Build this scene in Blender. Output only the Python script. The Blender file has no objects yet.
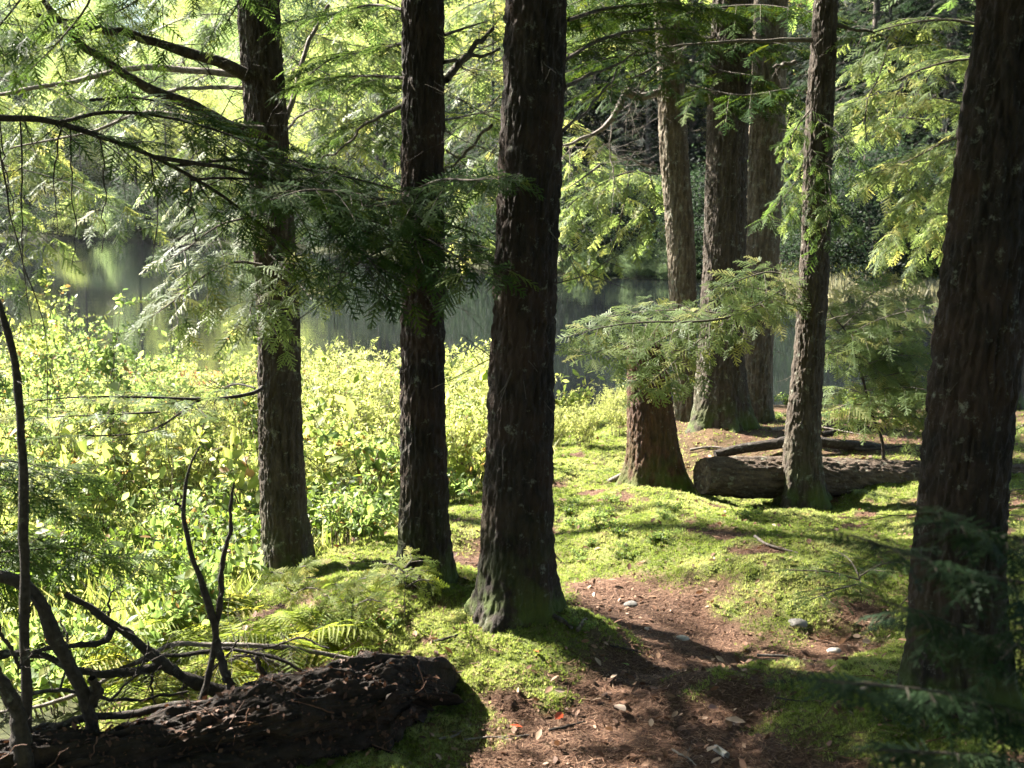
import bpy, math
import numpy as np
from mathutils import Vector
RNG = np.random.default_rng(11)
rad = math.radians
sc = bpy.context.scene
COL = sc.collection

# ------------------------------------------------------------------ camera, sky, sun, exposure
CAM_Z, FOC, HORIZON = 1.6, 1280.0, 210.0
PITCH = math.atan((384 - HORIZON) / FOC)
cam = bpy.data.cameras.new('camera')
cam.sensor_width = 36.0; cam.lens = 45.0
cam.clip_start = 0.05; cam.clip_end = 2000
cam.dof.use_dof = True; cam.dof.focus_distance = 6.2; cam.dof.aperture_fstop = 7.1
cam_o = bpy.data.objects.new('camera', cam); COL.objects.link(cam_o)
cam_o.location = (0, 0, CAM_Z); cam_o.rotation_euler = (math.pi / 2 - PITCH, 0, 0)
sc.camera = cam_o
SUN_EL, SUN_AZ = rad(41), rad(-57)            # azimuth from +Y, negative = to the left
S = Vector((math.sin(SUN_AZ) * math.cos(SUN_EL), math.cos(SUN_AZ) * math.cos(SUN_EL), math.sin(SUN_EL)))
w = bpy.data.worlds.new('World'); sc.world = w; w.use_nodes = True
sky = w.node_tree.nodes.new('ShaderNodeTexSky'); sky.sky_type = 'NISHITA'; sky.sun_disc = False
sky.sun_elevation = SUN_EL; sky.sun_rotation = SUN_AZ
bg = w.node_tree.nodes['Background']; bg.inputs[1].default_value = 0.05
w.node_tree.links.new(sky.outputs[0], bg.inputs[0])
sun = bpy.data.lights.new('sun', 'SUN'); sun.energy = 5.0; sun.angle = rad(0.6); sun.color = (1, .94, .84)
sun_o = bpy.data.objects.new('sun', sun); COL.objects.link(sun_o)
sun_o.rotation_euler = S.to_track_quat('Z', 'Y').to_euler()
sc.view_settings.view_transform = 'Standard'; sc.view_settings.look = 'None'
sc.view_settings.exposure = 3.3; sc.view_settings.gamma = 1.0
cy = sc.cycles
cy.use_denoising = True; cy.use_adaptive_sampling = True; cy.adaptive_threshold = 0.02
cy.max_bounces = 7; cy.diffuse_bounces = 3; cy.transmission_bounces = 4; cy.glossy_bounces = 3
cy.sample_clamp_indirect = 8.0; cy.caustics_reflective = False; cy.caustics_refractive = False

# ------------------------------------------------------------------ pixel -> world
CP, SP = math.cos(PITCH), math.sin(PITCH)
def P(px, py, Y):
    u, v = (px - 512) / FOC, (384 - py) / FOC
    d = np.array([u, CP + v * SP, -SP + v * CP])
    return np.array([0, 0, CAM_Z]) + d * (Y / d[1])
def depth(p): return p[1] * CP - (p[2] - CAM_Z) * SP
def PL(lst, Y0, Y1=None):
    n = len(lst); Y1 = Y0 if Y1 is None else Y1
    return np.array([P(a[0], a[1], Y0 + (Y1 - Y0) * i / max(n - 1, 1)) for i, a in enumerate(lst)])

# ------------------------------------------------------------------ noise
def _h(ix, iy, iz):
    h = (ix.astype(np.uint32) * np.uint32(374761393) + iy.astype(np.uint32) * np.uint32(668265263) + iz.astype(np.uint32) * np.uint32(2147483647 - 1274126177))
    h = (h ^ (h >> np.uint32(13))) * np.uint32(1274126177)
    h = h ^ (h >> np.uint32(16))
    return (h & np.uint32(0xFFFFFF)).astype(np.float64) / 0xFFFFFF
def vn(x, y, z):
    x, y, z = np.broadcast_arrays(np.asarray(x, float), np.asarray(y, float), np.asarray(z, float))
    ix, iy, iz = np.floor(x).astype(np.int64), np.floor(y).astype(np.int64), np.floor(z).astype(np.int64)
    fx, fy, fz = x - ix, y - iy, z - iz
    fx, fy, fz = [f * f * (3 - 2 * f) for f in (fx, fy, fz)]
    def c(a, b, d): return _h(ix + a, iy + b, iz + d)
    return ((c(0,0,0)*(1-fx)+c(1,0,0)*fx)*(1-fy)+(c(0,1,0)*(1-fx)+c(1,1,0)*fx)*fy)*(1-fz) + \
           ((c(0,0,1)*(1-fx)+c(1,0,1)*fx)*(1-fy)+(c(0,1,1)*(1-fx)+c(1,1,1)*fx)*fy)*fz
def fbm(x, y, z=0.0, o=4):
    s, a, t = 0, .5, 0
    for i in range(o):
        f = 2.03 ** i
        s = s + a * vn(np.asarray(x) * f + 17.3 * i, np.asarray(y) * f + 5.1 * i, np.asarray(z) * f + 9.7 * i); t += a; a *= .5
    return s / t
def sst(a, b, x):
    t = np.clip((x - a) / (b - a), 0, 1); return t * t * (3 - 2 * t)

# ------------------------------------------------------------------ mesh buffer
class MB:
    def __init__(s): s.v, s.f, s.m, s.r, s.n = [], [], [], [], 0
    def add(s, v, f, mat=0, rnd=0.5):
        v = np.asarray(v, np.float32).reshape(-1, 3); f = np.asarray(f, np.int32).reshape(-1, 3)
        s.v.append(v); s.f.append(f + s.n); s.n += len(v)
        s.m.append(np.full(len(f), mat, np.int32))
        s.r.append(np.broadcast_to(np.asarray(rnd, np.float32), (len(v),)))
    def stamp(s, tpl, R, p, mat=0, rnd=None):
        tv, tf = tpl; N, k = len(p), len(tv)
        if N == 0: return
        v = np.einsum('nij,kj->nki', R, tv) + p[:, None, :]
        f = tf[None] + (np.arange(N) * k)[:, None, None]
        r = RNG.random(N) if rnd is None else rnd
        s.add(v, f, mat, np.repeat(r, k))
    def tube(s, pts, rr, n=5, mat=0, rnd=0.):
        pts = np.asarray(pts, float); rr = np.broadcast_to(np.asarray(rr, float), (len(pts),))
        v, f = tube_arr(pts, rr, n); s.add(v, f, mat, rnd)
    def data(s): return np.concatenate(s.v), np.concatenate(s.f), np.concatenate(s.m), np.concatenate(s.r)
    def mesh(s, name, mats, origin=None, smooth=True):
        v, f, m, r = s.data()
        if origin is not None: v = v - np.asarray(origin, np.float32)
        me = bpy.data.meshes.new(name)
        me.vertices.add(len(v)); me.vertices.foreach_set('co', v.astype(np.float32).ravel())
        me.loops.add(len(f) * 3); me.loops.foreach_set('vertex_index', f.astype(np.int32).ravel())
        me.polygons.add(len(f)); me.polygons.foreach_set('loop_start', np.arange(0, len(f) * 3, 3, dtype=np.int32))
        me.polygons.foreach_set('material_index', m)
        for x in (mats if isinstance(mats, (list, tuple)) else [mats]): me.materials.append(x)
        me.update(calc_edges=True)
        me.polygons.foreach_set('use_smooth', np.full(len(f), smooth, bool))
        a = me.attributes.new('rnd', 'FLOAT', 'POINT'); a.data.foreach_set('value', r.astype(np.float32))
        return me
    def build(s, name, mats, parent=None, origin=None, smooth=True):
        return link(name, s.mesh(name, mats, origin, smooth), parent)
def link(name, me, parent=None):
    o = bpy.data.objects.new(name, me); COL.objects.link(o)
    if parent: o.parent = parent
    return o
def tube_arr(pts, rr, n):
    k = len(pts); t = np.gradient(pts, axis=0); t /= np.linalg.norm(t, axis=1)[:, None] + 1e-9
    mt = t.mean(0); ref = np.array([0, 0, 1.]) if abs(mt[2]) < .75 else np.array([1., 0, 0])
    a = np.cross(t, ref); a /= np.linalg.norm(a, axis=1)[:, None] + 1e-9
    b = np.cross(t, a); th = np.arange(n) * 2 * np.pi / n
    v = pts[:, None] + rr[:, None, None] * (np.cos(th)[None, :, None] * a[:, None] + np.sin(th)[None, :, None] * b[:, None])
    return v.reshape(-1, 3), grid_faces(k, n)
def grid_faces(k, n, wrap=True):
    i = np.arange(k - 1)[:, None]; j = np.arange(n if wrap else n - 1)[None]
    a = i * n + j; b = i * n + (j + 1) % n; c = a + n; d = b + n
    return np.stack([np.stack([a, b, d], -1), np.stack([a, d, c], -1)], 2).reshape(-1, 3)
def spline(pts, n):
    pts = np.asarray(pts, float)
    if len(pts) < 3:
        t = np.linspace(0, 1, n)[:, None]; return pts[0] * (1 - t) + pts[-1] * t
    q = np.vstack([2 * pts[0] - pts[1], pts, 2 * pts[-1] - pts[-2]])
    L = np.r_[0, np.cumsum(np.linalg.norm(np.diff(pts, axis=0), axis=1))]
    u = np.linspace(0, L[-1], n); s = np.clip(np.searchsorted(L, u, 'right') - 1, 0, len(pts) - 2)
    t = ((u - L[s]) / (L[s + 1] - L[s] + 1e-9))[:, None]
    a, b, c, d = q[s], q[s + 1], q[s + 2], q[s + 3]
    return .5 * (2*b + (c-a)*t + (2*a-5*b+4*c-d)*t*t + (3*b-a-3*c+d)*t**3)
def wob(pts, amp, seed, f=3.0):
    pts = np.array(pts, float); u = np.linspace(0, f, len(pts))
    for k in range(3): pts[:, k] += amp * (fbm(u * 2, seed * 7.7 + k * 3.1, 0, 3) - .5) * 2 * np.minimum(1, np.linspace(0, 3, len(pts)))
    return pts
def frames(d, nrm, roll=0):
    """columns: d, side, normal"""
    d = d / (np.linalg.norm(d, axis=-1, keepdims=True) + 1e-9)
    s = np.cross(nrm, d); s /= np.linalg.norm(s, axis=-1, keepdims=True) + 1e-9
    n = np.cross(d, s)
    return np.stack([d, s, n], -1)
def tag(o, label=None, cat=None, group=None, kind=None):
    if label: o['label'] = label
    if cat: o['category'] = cat
    if group: o['group'] = group
    if kind: o['kind'] = kind
    return o
def empty(name, loc, label, cat, group=None):
    o = bpy.data.objects.new(name, None); COL.objects.link(o); o.location = tuple(float(c) for c in loc)
    o.empty_display_size = .2
    return tag(o, label, cat, group)

# ------------------------------------------------------------------ materials
def new_mat(name):
    m = bpy.data.materials.new(name); m.use_nodes = True; nt = m.node_tree
    return m, nt, nt.nodes['Principled BSDF'], nt.nodes['Material Output']
def ramp(nt, fac, stops):
    r = nt.nodes.new('ShaderNodeValToRGB'); e = r.color_ramp.elements
    while len(e) < len(stops): e.new(.5)
    for el, (p, c) in zip(e, stops): el.position = p; el.color = (*c, 1)
    nt.links.new(fac, r.inputs[0]); return r.outputs[0]
def leaf_mat(name, stops, trans=.5, rough=.5, spec=.3, objcol=False, tmul=(1.9, 1.65, .5)):
    m, nt, pb, out = new_mat(name)
    at = nt.nodes.new('ShaderNodeAttribute'); at.attribute_name = 'rnd'
    c = ramp(nt, at.outputs['Fac'], stops)
    tc = ramp(nt, at.outputs['Fac'], [(p, tuple(min(.9, a * b) for a, b in zip(q, tmul))) for p, q in stops])
    if objcol:
        oi = nt.nodes.new('ShaderNodeObjectInfo')
        def mul(x):
            mx = nt.nodes.new('ShaderNodeMixRGB'); mx.blend_type = 'MULTIPLY'; mx.inputs[0].default_value = 1
            nt.links.new(x, mx.inputs[1]); nt.links.new(oi.outputs['Color'], mx.inputs[2]); return mx.outputs[0]
        c, tc = mul(c), mul(tc)
    pb.inputs['Roughness'].default_value = rough; pb.inputs['Specular IOR Level'].default_value = spec
    nt.links.new(c, pb.inputs['Base Color'])
    tr = nt.nodes.new('ShaderNodeBsdfTranslucent'); nt.links.new(tc, tr.inputs[0])
    mx = nt.nodes.new('ShaderNodeMixShader'); mx.inputs[0].default_value = trans
    nt.links.new(pb.outputs[0], mx.inputs[1]); nt.links.new(tr.outputs[0], mx.inputs[2]); nt.links.new(mx.outputs[0], out.inputs[0])
    return m
def noise(nt, scale, detail=4, stretch=None, vec=None, rough=.55):
    n = nt.nodes.new('ShaderNodeTexNoise'); n.inputs['Scale'].default_value = scale; n.inputs['Detail'].default_value = detail; n.inputs['Roughness'].default_value = rough
    tc = nt.nodes.new('ShaderNodeTexCoord'); mp = nt.nodes.new('ShaderNodeMapping')
    if stretch: mp.inputs['Scale'].default_value = stretch
    nt.links.new(tc.outputs['Object'], mp.inputs[0]); nt.links.new(mp.outputs[0], n.inputs['Vector'])
    return n.outputs[0]
def mixc(nt, fac, a, b, blend='MIX'):
    mx = nt.nodes.new('ShaderNodeMixRGB'); mx.blend_type = blend
    for i, x in ((0, fac), (1, a), (2, b)):
        if isinstance(x, (int, float)): mx.inputs[i].default_value = x
        elif isinstance(x, tuple): mx.inputs[i].default_value = (*x, 1)
        else: nt.links.new(x, mx.inputs[i])
    return mx.outputs[0]
def bark_mat(name, dark, light, lichen=.0, lich_col=(.30, .32, .25), moss=0.0, stretch=(1, 1, .16), scale=42, red=None):
    m, nt, pb, out = new_mat(name)
    n1 = noise(nt, scale, 5, stretch); n2 = noise(nt, scale * 2.4, 5, (1, 1, .45), rough=.7)
    c = ramp(nt, n1, [(.32, dark), (.68, light)])
    c = mixc(nt, ramp(nt, n2, [(.35, (0, 0, 0)), (.75, (.5, .5, .5))]), c, tuple(x * .45 for x in dark))
    if red:
        c = mixc(nt, ramp(nt, noise(nt, 5, 3), [(.45, (0, 0, 0)), (.62, (.8, .8, .8))]), c, red)
    if lichen:
        f = ramp(nt, noise(nt, 22, 7, None, rough=.75), [(.60 - lichen * .10, (0, 0, 0)), (.72 - lichen * .08, (.5, .5, .5))])
        c = mixc(nt, f, c, lich_col)
    at = nt.nodes.new('ShaderNodeAttribute'); at.attribute_name = 'rnd'
    if moss:
        f = nt.nodes.new('ShaderNodeMath'); f.operation = 'MULTIPLY'
        nt.links.new(at.outputs['Fac'], f.inputs[0]); nt.links.new(ramp(nt, noise(nt, 9, 5), [(.42, (0, 0, 0)), (.56, (moss,) * 3)]), f.inputs[1])
        c = mixc(nt, f.outputs[0], c, (.055, .085, .014))
    nt.links.new(c, pb.inputs['Base Color']); pb.inputs['Roughness'].default_value = .9; pb.inputs['Specular IOR Level'].default_value = .25
    b = nt.nodes.new('ShaderNodeBump'); b.inputs['Strength'].default_value = 1.0; b.inputs['Distance'].default_value = .010
    nt.links.new(n2, b.inputs['Height']); nt.links.new(b.outputs[0], pb.inputs['Normal'])
    return m
M = {}
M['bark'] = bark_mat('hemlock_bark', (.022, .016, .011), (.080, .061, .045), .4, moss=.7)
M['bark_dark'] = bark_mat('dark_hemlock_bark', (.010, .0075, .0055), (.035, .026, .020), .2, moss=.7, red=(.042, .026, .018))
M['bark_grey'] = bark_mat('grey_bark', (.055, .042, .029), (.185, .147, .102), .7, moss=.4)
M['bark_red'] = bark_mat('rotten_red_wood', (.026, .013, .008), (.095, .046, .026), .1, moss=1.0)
M['twig'] = bark_mat('twig_bark', (.05, .042, .034), (.14, .115, .09), .4, stretch=(1, 1, 1), scale=60)
M['dead'] = bark_mat('dead_wood', (.018, .014, .011), (.06, .048, .038), .12, stretch=(1, 1, 1), scale=60)
M['pale'] = bark_mat('pale_dead_wood', (.10, .08, .065), (.27, .235, .20), 0, stretch=(1, 1, 1), scale=50)
M['stem'] = bark_mat('shrub_stem', (.06, .045, .03), (.20, .16, .10), 0, stretch=(1, 1, 1), scale=50)
M['log'] = bark_mat('log_bark', (.032, .022, .015), (.125, .09, .064), .4, moss=.0, stretch=(.16, 1, 1))
M['rot'] = bark_mat('rotten_soil_wood', (.008, .0055, .004), (.034, .023, .016), .0, moss=.0, stretch=(.5, 1, 1), scale=30)
G1 = [(0, (.034, .062, .018)), (.7, (.064, .10, .030)), (1, (.115, .14, .048))]
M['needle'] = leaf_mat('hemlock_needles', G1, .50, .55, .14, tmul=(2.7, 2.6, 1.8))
M['needle_lit'] = leaf_mat('sunlit_hemlock_needles', [(0, (.058, .09, .034)), (.7, (.12, .16, .062)), (1, (.21, .215, .09))], .55, .5, .22, tmul=(2.9, 2.7, 1.9))  # needle green brightened, sunlit tone held in the colour
M['needle_near'] = leaf_mat('near_shaded_needles', [(0, (.010, .022, .010)), (.8, (.018, .036, .014)), (1, (.03, .05, .018))], .2, .6, .1)  # needle green darkened so the near boughs look shaded
M['needle_shaded'] = leaf_mat('shaded_hemlock_needles', [(0, (.020, .044, .016)), (.8, (.042, .076, .024)), (1, (.075, .105, .030))], .42, .6, .06)  # duller, darker needle green with the shade put into the colour
M['leaf'] = leaf_mat('shrub_leaf', [(0, (.075, .12, .038)), (.6, (.13, .18, .058)), (.92, (.23, .245, .085)), (1, (.20, .12, .05))], .54, .5, .2, tmul=(2.2, 2.15, 1.6))
M['leaf_y'] = leaf_mat('yellow_leaf', [(0, (.12, .165, .045)), (.6, (.21, .24, .068)), (.92, (.33, .315, .09)), (1, (.20, .12, .05))], .56, .5, .2, tmul=(2.1, 2.1, 1.55))
M['leaf_g'] = leaf_mat('green_leaf', [(0, (.045, .075, .02)), (.7, (.085, .115, .03)), (.92, (.14, .18, .04)), (1, (.20, .12, .05))], .5, .5, .2, tmul=(2.0, 2.1, 1.0))
M['herb'] = leaf_mat('herb_leaf', [(0, (.13, .16, .06)), (.6, (.25, .265, .11)), (1, (.42, .40, .23))], .54, .55, .2, tmul=(2.0, 2.0, 1.25))
M['leaf_r'] = leaf_mat('red_leaf', [(0, (.17, .07, .045)), (.6, (.23, .115, .07)), (1, (.26, .22, .09))], .5, .5, .2, tmul=(1.7, 1.4, 1.0))
M['fern'] = leaf_mat('fern_leaf', [(0, (.09, .13, .03)), (.7, (.15, .18, .04)), (1, (.26, .24, .06))], .55, .55, .12, tmul=(2.0, 2.0, 1.0))
M['far'] = leaf_mat('far_leaf', [(0, (.085, .115, .055)), (.7, (.15, .175, .085)), (1, (.23, .235, .13))], .52, .6, .15, objcol=True, tmul=(2.4, 2.35, 1.9))
M['moss'] = leaf_mat('moss_green', [(0, (.065, .095, .02)), (.5, (.18, .215, .06)), (.85, (.34, .35, .17)), (1, (.28, .20, .11))], .45, .7, .1, tmul=(1.7, 1.75, 1.1))
M['grass'] = leaf_mat('grass_blade', [(0, (.09, .125, .03)), (.6, (.16, .18, .055)), (1, (.30, .28, .14))], .5, .5, .2, tmul=(1.8, 1.8, 1.2))
M['reed'] = leaf_mat('reed_blade', [(0, (.09, .10, .055)), (.6, (.16, .16, .095)), (1, (.27, .25, .17))], .4, .6, .15, tmul=(1.6, 1.5, 1.3))
M['litter'] = leaf_mat('brown_litter', [(0, (.04, .021, .013)), (.5, (.125, .064, .038)), (.85, (.22, .135, .085)), (1, (.32, .24, .18))], .12, .7, .2, tmul=(1.3, 1.0, .7))

def ground_mat():
    m, nt, pb, out = new_mat('forest_floor')
    at = nt.nodes.new('ShaderNodeAttribute'); at.attribute_name = 'moss'
    aw = nt.nodes.new('ShaderNodeAttribute'); aw.attribute_name = 'wet'
    nl = noise(nt, 120, 5); nm = noise(nt, 7, 5); nf = noise(nt, 320, 3)
    lit = ramp(nt, nl, [(.3, (.028, .015, .010)), (.52, (.085, .046, .029)), (.74, (.20, .128, .086))])
    lit = mixc(nt, ramp(nt, noise(nt, 2.3, 4), [(.4, (0, 0, 0)), (.7, (.6, .6, .6))]), lit, (.045, .028, .02))
    mos = ramp(nt, nf, [(.3, (.035, .05, .012)), (.6, (.13, .155, .045)), (.8, (.26, .26, .12))])
    mos = mixc(nt, ramp(nt, nm, [(.4, (0, 0, 0)), (.7, (.75, .75, .75))]), mos, (.13, .10, .04))
    c = mixc(nt, at.outputs['Fac'], lit, mos)
    wet = ramp(nt, noise(nt, 25, 5), [(.3, (.018, .022, .009)), (.7, (.05, .052, .02))])
    c = mixc(nt, aw.outputs['Fac'], c, wet)
    nt.links.new(c, pb.inputs['Base Color']); pb.inputs['Roughness'].default_value = .95; pb.inputs['Specular IOR Level'].default_value = .12
    b = nt.nodes.new('ShaderNodeBump'); b.inputs['Strength'].default_value = .8; b.inputs['Distance'].default_value = .01
    ad = nt.nodes.new('ShaderNodeMath'); nt.links.new(nl, ad.inputs[0]); nt.links.new(nf, ad.inputs[1])
    nt.links.new(ad.outputs[0], b.inputs['Height']); nt.links.new(b.outputs[0], pb.inputs['Normal'])
    return m
M['ground'] = ground_mat()
def water_mat():
    m, nt, pb, out = new_mat('pond_water')
    pb.inputs['Base Color'].default_value = (.006, .007, .008, 1); pb.inputs['Roughness'].default_value = .04
    pb.inputs['IOR'].default_value = 1.33; pb.inputs['Specular IOR Level'].default_value = .5
    n1 = noise(nt, 1.2, 3, (.35, 1, 1)); n2 = noise(nt, 6, 2, (.4, 1, 1))
    b = nt.nodes.new('ShaderNodeBump'); b.inputs['Strength'].default_value = .045; b.inputs['Distance'].default_value = .05
    ad = nt.nodes.new('ShaderNodeMath'); ad.operation = 'MULTIPLY_ADD'; ad.inputs[1].default_value = .25
    nt.links.new(n2, ad.inputs[0]); nt.links.new(n1, ad.inputs[2])
    nt.links.new(ad.outputs[0], b.inputs['Height']); nt.links.new(b.outputs[0], pb.inputs['Normal'])
    return m
M['water'] = water_mat()

# ------------------------------------------------------------------ terrain
def F0(px, py):                                    # flat-floor intersection
    p = P(px, py, 1.0); d = p - [0, 0, CAM_Z]; t = -CAM_Z / d[2]; return np.array([d[0] * t, t])
WL = -1.0
XB = np.array([(-2, -1.1), (3.5, -.95), (4.6, -.55), (5.5, -.55), (6.3, -.25), (7.2, .15), (8, .55), (9, 1.0), (12, 1.6), (400, 1.6)], float)
PATH = [F0(*q) for q in [(640, 860), (625, 768), (640, 705), (700, 655), (640, 610), (590, 580), (520, 560), (465, 545)]]
PW = [.80, .62, .40, .40, .34, .27, .18, .24]
SPUR = [F0(*q) for q in [(690, 655), (760, 650), (840, 640)]]
def seg_d(x, y, pts, ws):
    best = np.full(np.shape(x), 9.0)
    for (a, b, wa, wb) in zip(pts[:-1], pts[1:], ws[:-1], ws[1:]):
        d = b - a; t = np.clip(((x - a[0]) * d[0] + (y - a[1]) * d[1]) / (d @ d), 0, 1)
        q = np.hypot(x - a[0] - t * d[0], y - a[1] - t * d[1]) - (wa + (wb - wa) * t)
        best = np.minimum(best, q)
    return best
HUM = [(F0(530, 668), .13, .34), (F0(424, 605), .10, .5), (F0(285, 600), .05, .5), (F0(655, 500), .10, .45), (F0(520, 630), .10, .42),
       (F0(740, 560), .07, .75), (F0(840, 570), .08, .6), (F0(705, 692), .075, .20), (F0(770, 678), .07, .22), (F0(955, 722), .10, .5), (F0(600, 645), .07, .22),
       (F0(805, 512), .07, .3), (F0(830, 492), -.11, .9), (F0(740, 485), -.08, .6), (F0(725, 443), .10, .6), (F0(350, 640), .08, .35)]
def shore(x, y):
    a = np.asarray(x) / np.maximum(y, 1.0)
    return np.interp(a, [-.6, -.32, -.2, -.1, .0, .05, .13, .2, .26, .5], [120, 115, 95, 70, 54, 50, 48, 43, 37, 32])
def ground(x, y):
    x, y = np.asarray(x, float), np.asarray(y, float)
    xb = np.interp(y, XB[:, 0], XB[:, 1])
    z = -.50 * sst(0, 2.2, xb - x) + .0
    z = z + .03 * sst(.3, 1.8, x - .9) * sst(4.5, 6.5, y) * (1 - sst(9, 12, y))
    t = sst(9.3, 18.5, y); z = z * (1 - t) + t * -1.18
    z = z - .9 * sst(18, 24, y)
    d = y - shore(x, y)
    far = np.where(d > -3, np.clip((d) * .10, -.3, 1.2) + np.clip((d - 8), 0, 90) * .31 + WL, -2.1)
    z = np.where((d > -8) & (y > 26), np.maximum(z, far), z)
    near = (np.abs(x) < 30) & (y < 24)
    bump = (fbm(x * 1.3, y * 1.3, 3.3, 4) - .5) * .20 + (fbm(x * 5, y * 5, 1.3, 3) - .5) * .045
    z = z + np.where(near, bump, 0) * (1 - .8 * sst(15, 19, y))
    for c, h, s in HUM: z = z + h * np.exp(-((x - c[0]) ** 2 + (y - c[1]) ** 2) / (2 * (s * .6) ** 2))
    pd = np.minimum(seg_d(x, y, PATH, PW), seg_d(x, y, SPUR, [.25, .2, .15]))
    z = z - .05 * sst(.15, -.15, pd)
    return z
def moss_mask(x, y):
    n = fbm(x * 2.1, y * 2.1, 7.7, 4); n2 = fbm(x * 7, y * 7, 2.2, 3)
    pd = np.minimum(seg_d(x, y, PATH, PW), seg_d(x, y, SPUR, [.22, .18, .12]))
    m = sst(-.10, .12, pd + (n - .5) * .9 + (n2 - .5) * .35 + .02)
    for c, h, s in HUM[:2] + HUM[3:11]: m = np.maximum(m, sst(.9, .2, np.hypot(x - c[0], y - c[1]) / s + (n2 - .5) * .5) * (h > .06))
    m = m * sst(.385, .475, n2 * .55 + n * .45 + .03)
    m = m * (1 - .85 * sst(7.5, 8.3, y + (n - .5)) * sst(.7, 1.2, x))
    return m
def G(px, py):
    Y = 1600 * 1.28 / max(py - HORIZON, 20)
    for _ in range(40):
        p = P(px, py, Y); g = float(ground(p[0], p[1])); Y = .5 * Y + .5 * Y * (CAM_Z - g) / max(CAM_Z - p[2], .05)
    p = P(px, py, Y); p[2] = float(ground(p[0], p[1])); return p
def axis_steps(fine_lo, fine_hi, step, lo, hi, g=1.12):
    a = list(np.arange(fine_lo, fine_hi, step)); s = step; x = fine_hi
    up = []
    while x < hi: up.append(x); s *= g; x += s
    s = step; x = fine_lo - step; dn = []
    while x > lo: dn.append(x); s *= g; x -= s
    return np.array(dn[::-1] + a + up + [hi])
gx = axis_steps(-2.2, 3.0, .016, -300, 300, 1.06); gy = axis_steps(3.2, 9.5, .018, -30, 420, 1.05)
X, Yg = np.meshgrid(gx, gy); Z = ground(X, Yg)
mk = moss_mask(X, Yg) * (Yg < 14)
xb = np.interp(Yg, XB[:, 0], XB[:, 1]); wet = np.clip(sst(.3, 1.3, xb - X) + sst(10, 14, Yg), 0, 1)
lump = (fbm(X * 16, Yg * 16, 5.5, 3) - .42) * .05
nearm = (np.abs(X) < 6) & (Yg < 14)
Z = Z + np.where(nearm, lump * mk * (1 - wet), 0) + np.where(nearm, (fbm(X * 40, Yg * 40, .5, 2) - .5) * .012, 0)
mb = MB(); mb.add(np.stack([X, Yg, Z], -1), grid_faces(len(gy), len(gx), False))
me = mb.mesh('ground', M['ground'])
a = me.attributes.new('moss', 'FLOAT', 'POINT'); a.data.foreach_set('value', mk.ravel().astype(np.float32))
a = me.attributes.new('wet', 'FLOAT', 'POINT'); a.data.foreach_set('value', wet.ravel().astype(np.float32))
tag(link('ground', me), 'forest floor of moss, needle litter and a trodden path', None, None, 'structure')
mb = MB(); wx, wy = axis_steps(-8, 8, 2, -260, 260, 1.3), axis_steps(13, 30, 2, 11, 200, 1.2)
A, B = np.meshgrid(wx, wy); mb.add(np.stack([A, B, np.full_like(A, WL)], -1), grid_faces(len(wy), len(wx), False))
tag(mb.build('water', M['water']), 'still dark pond reflecting the far trees', None, None, 'structure')

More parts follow.
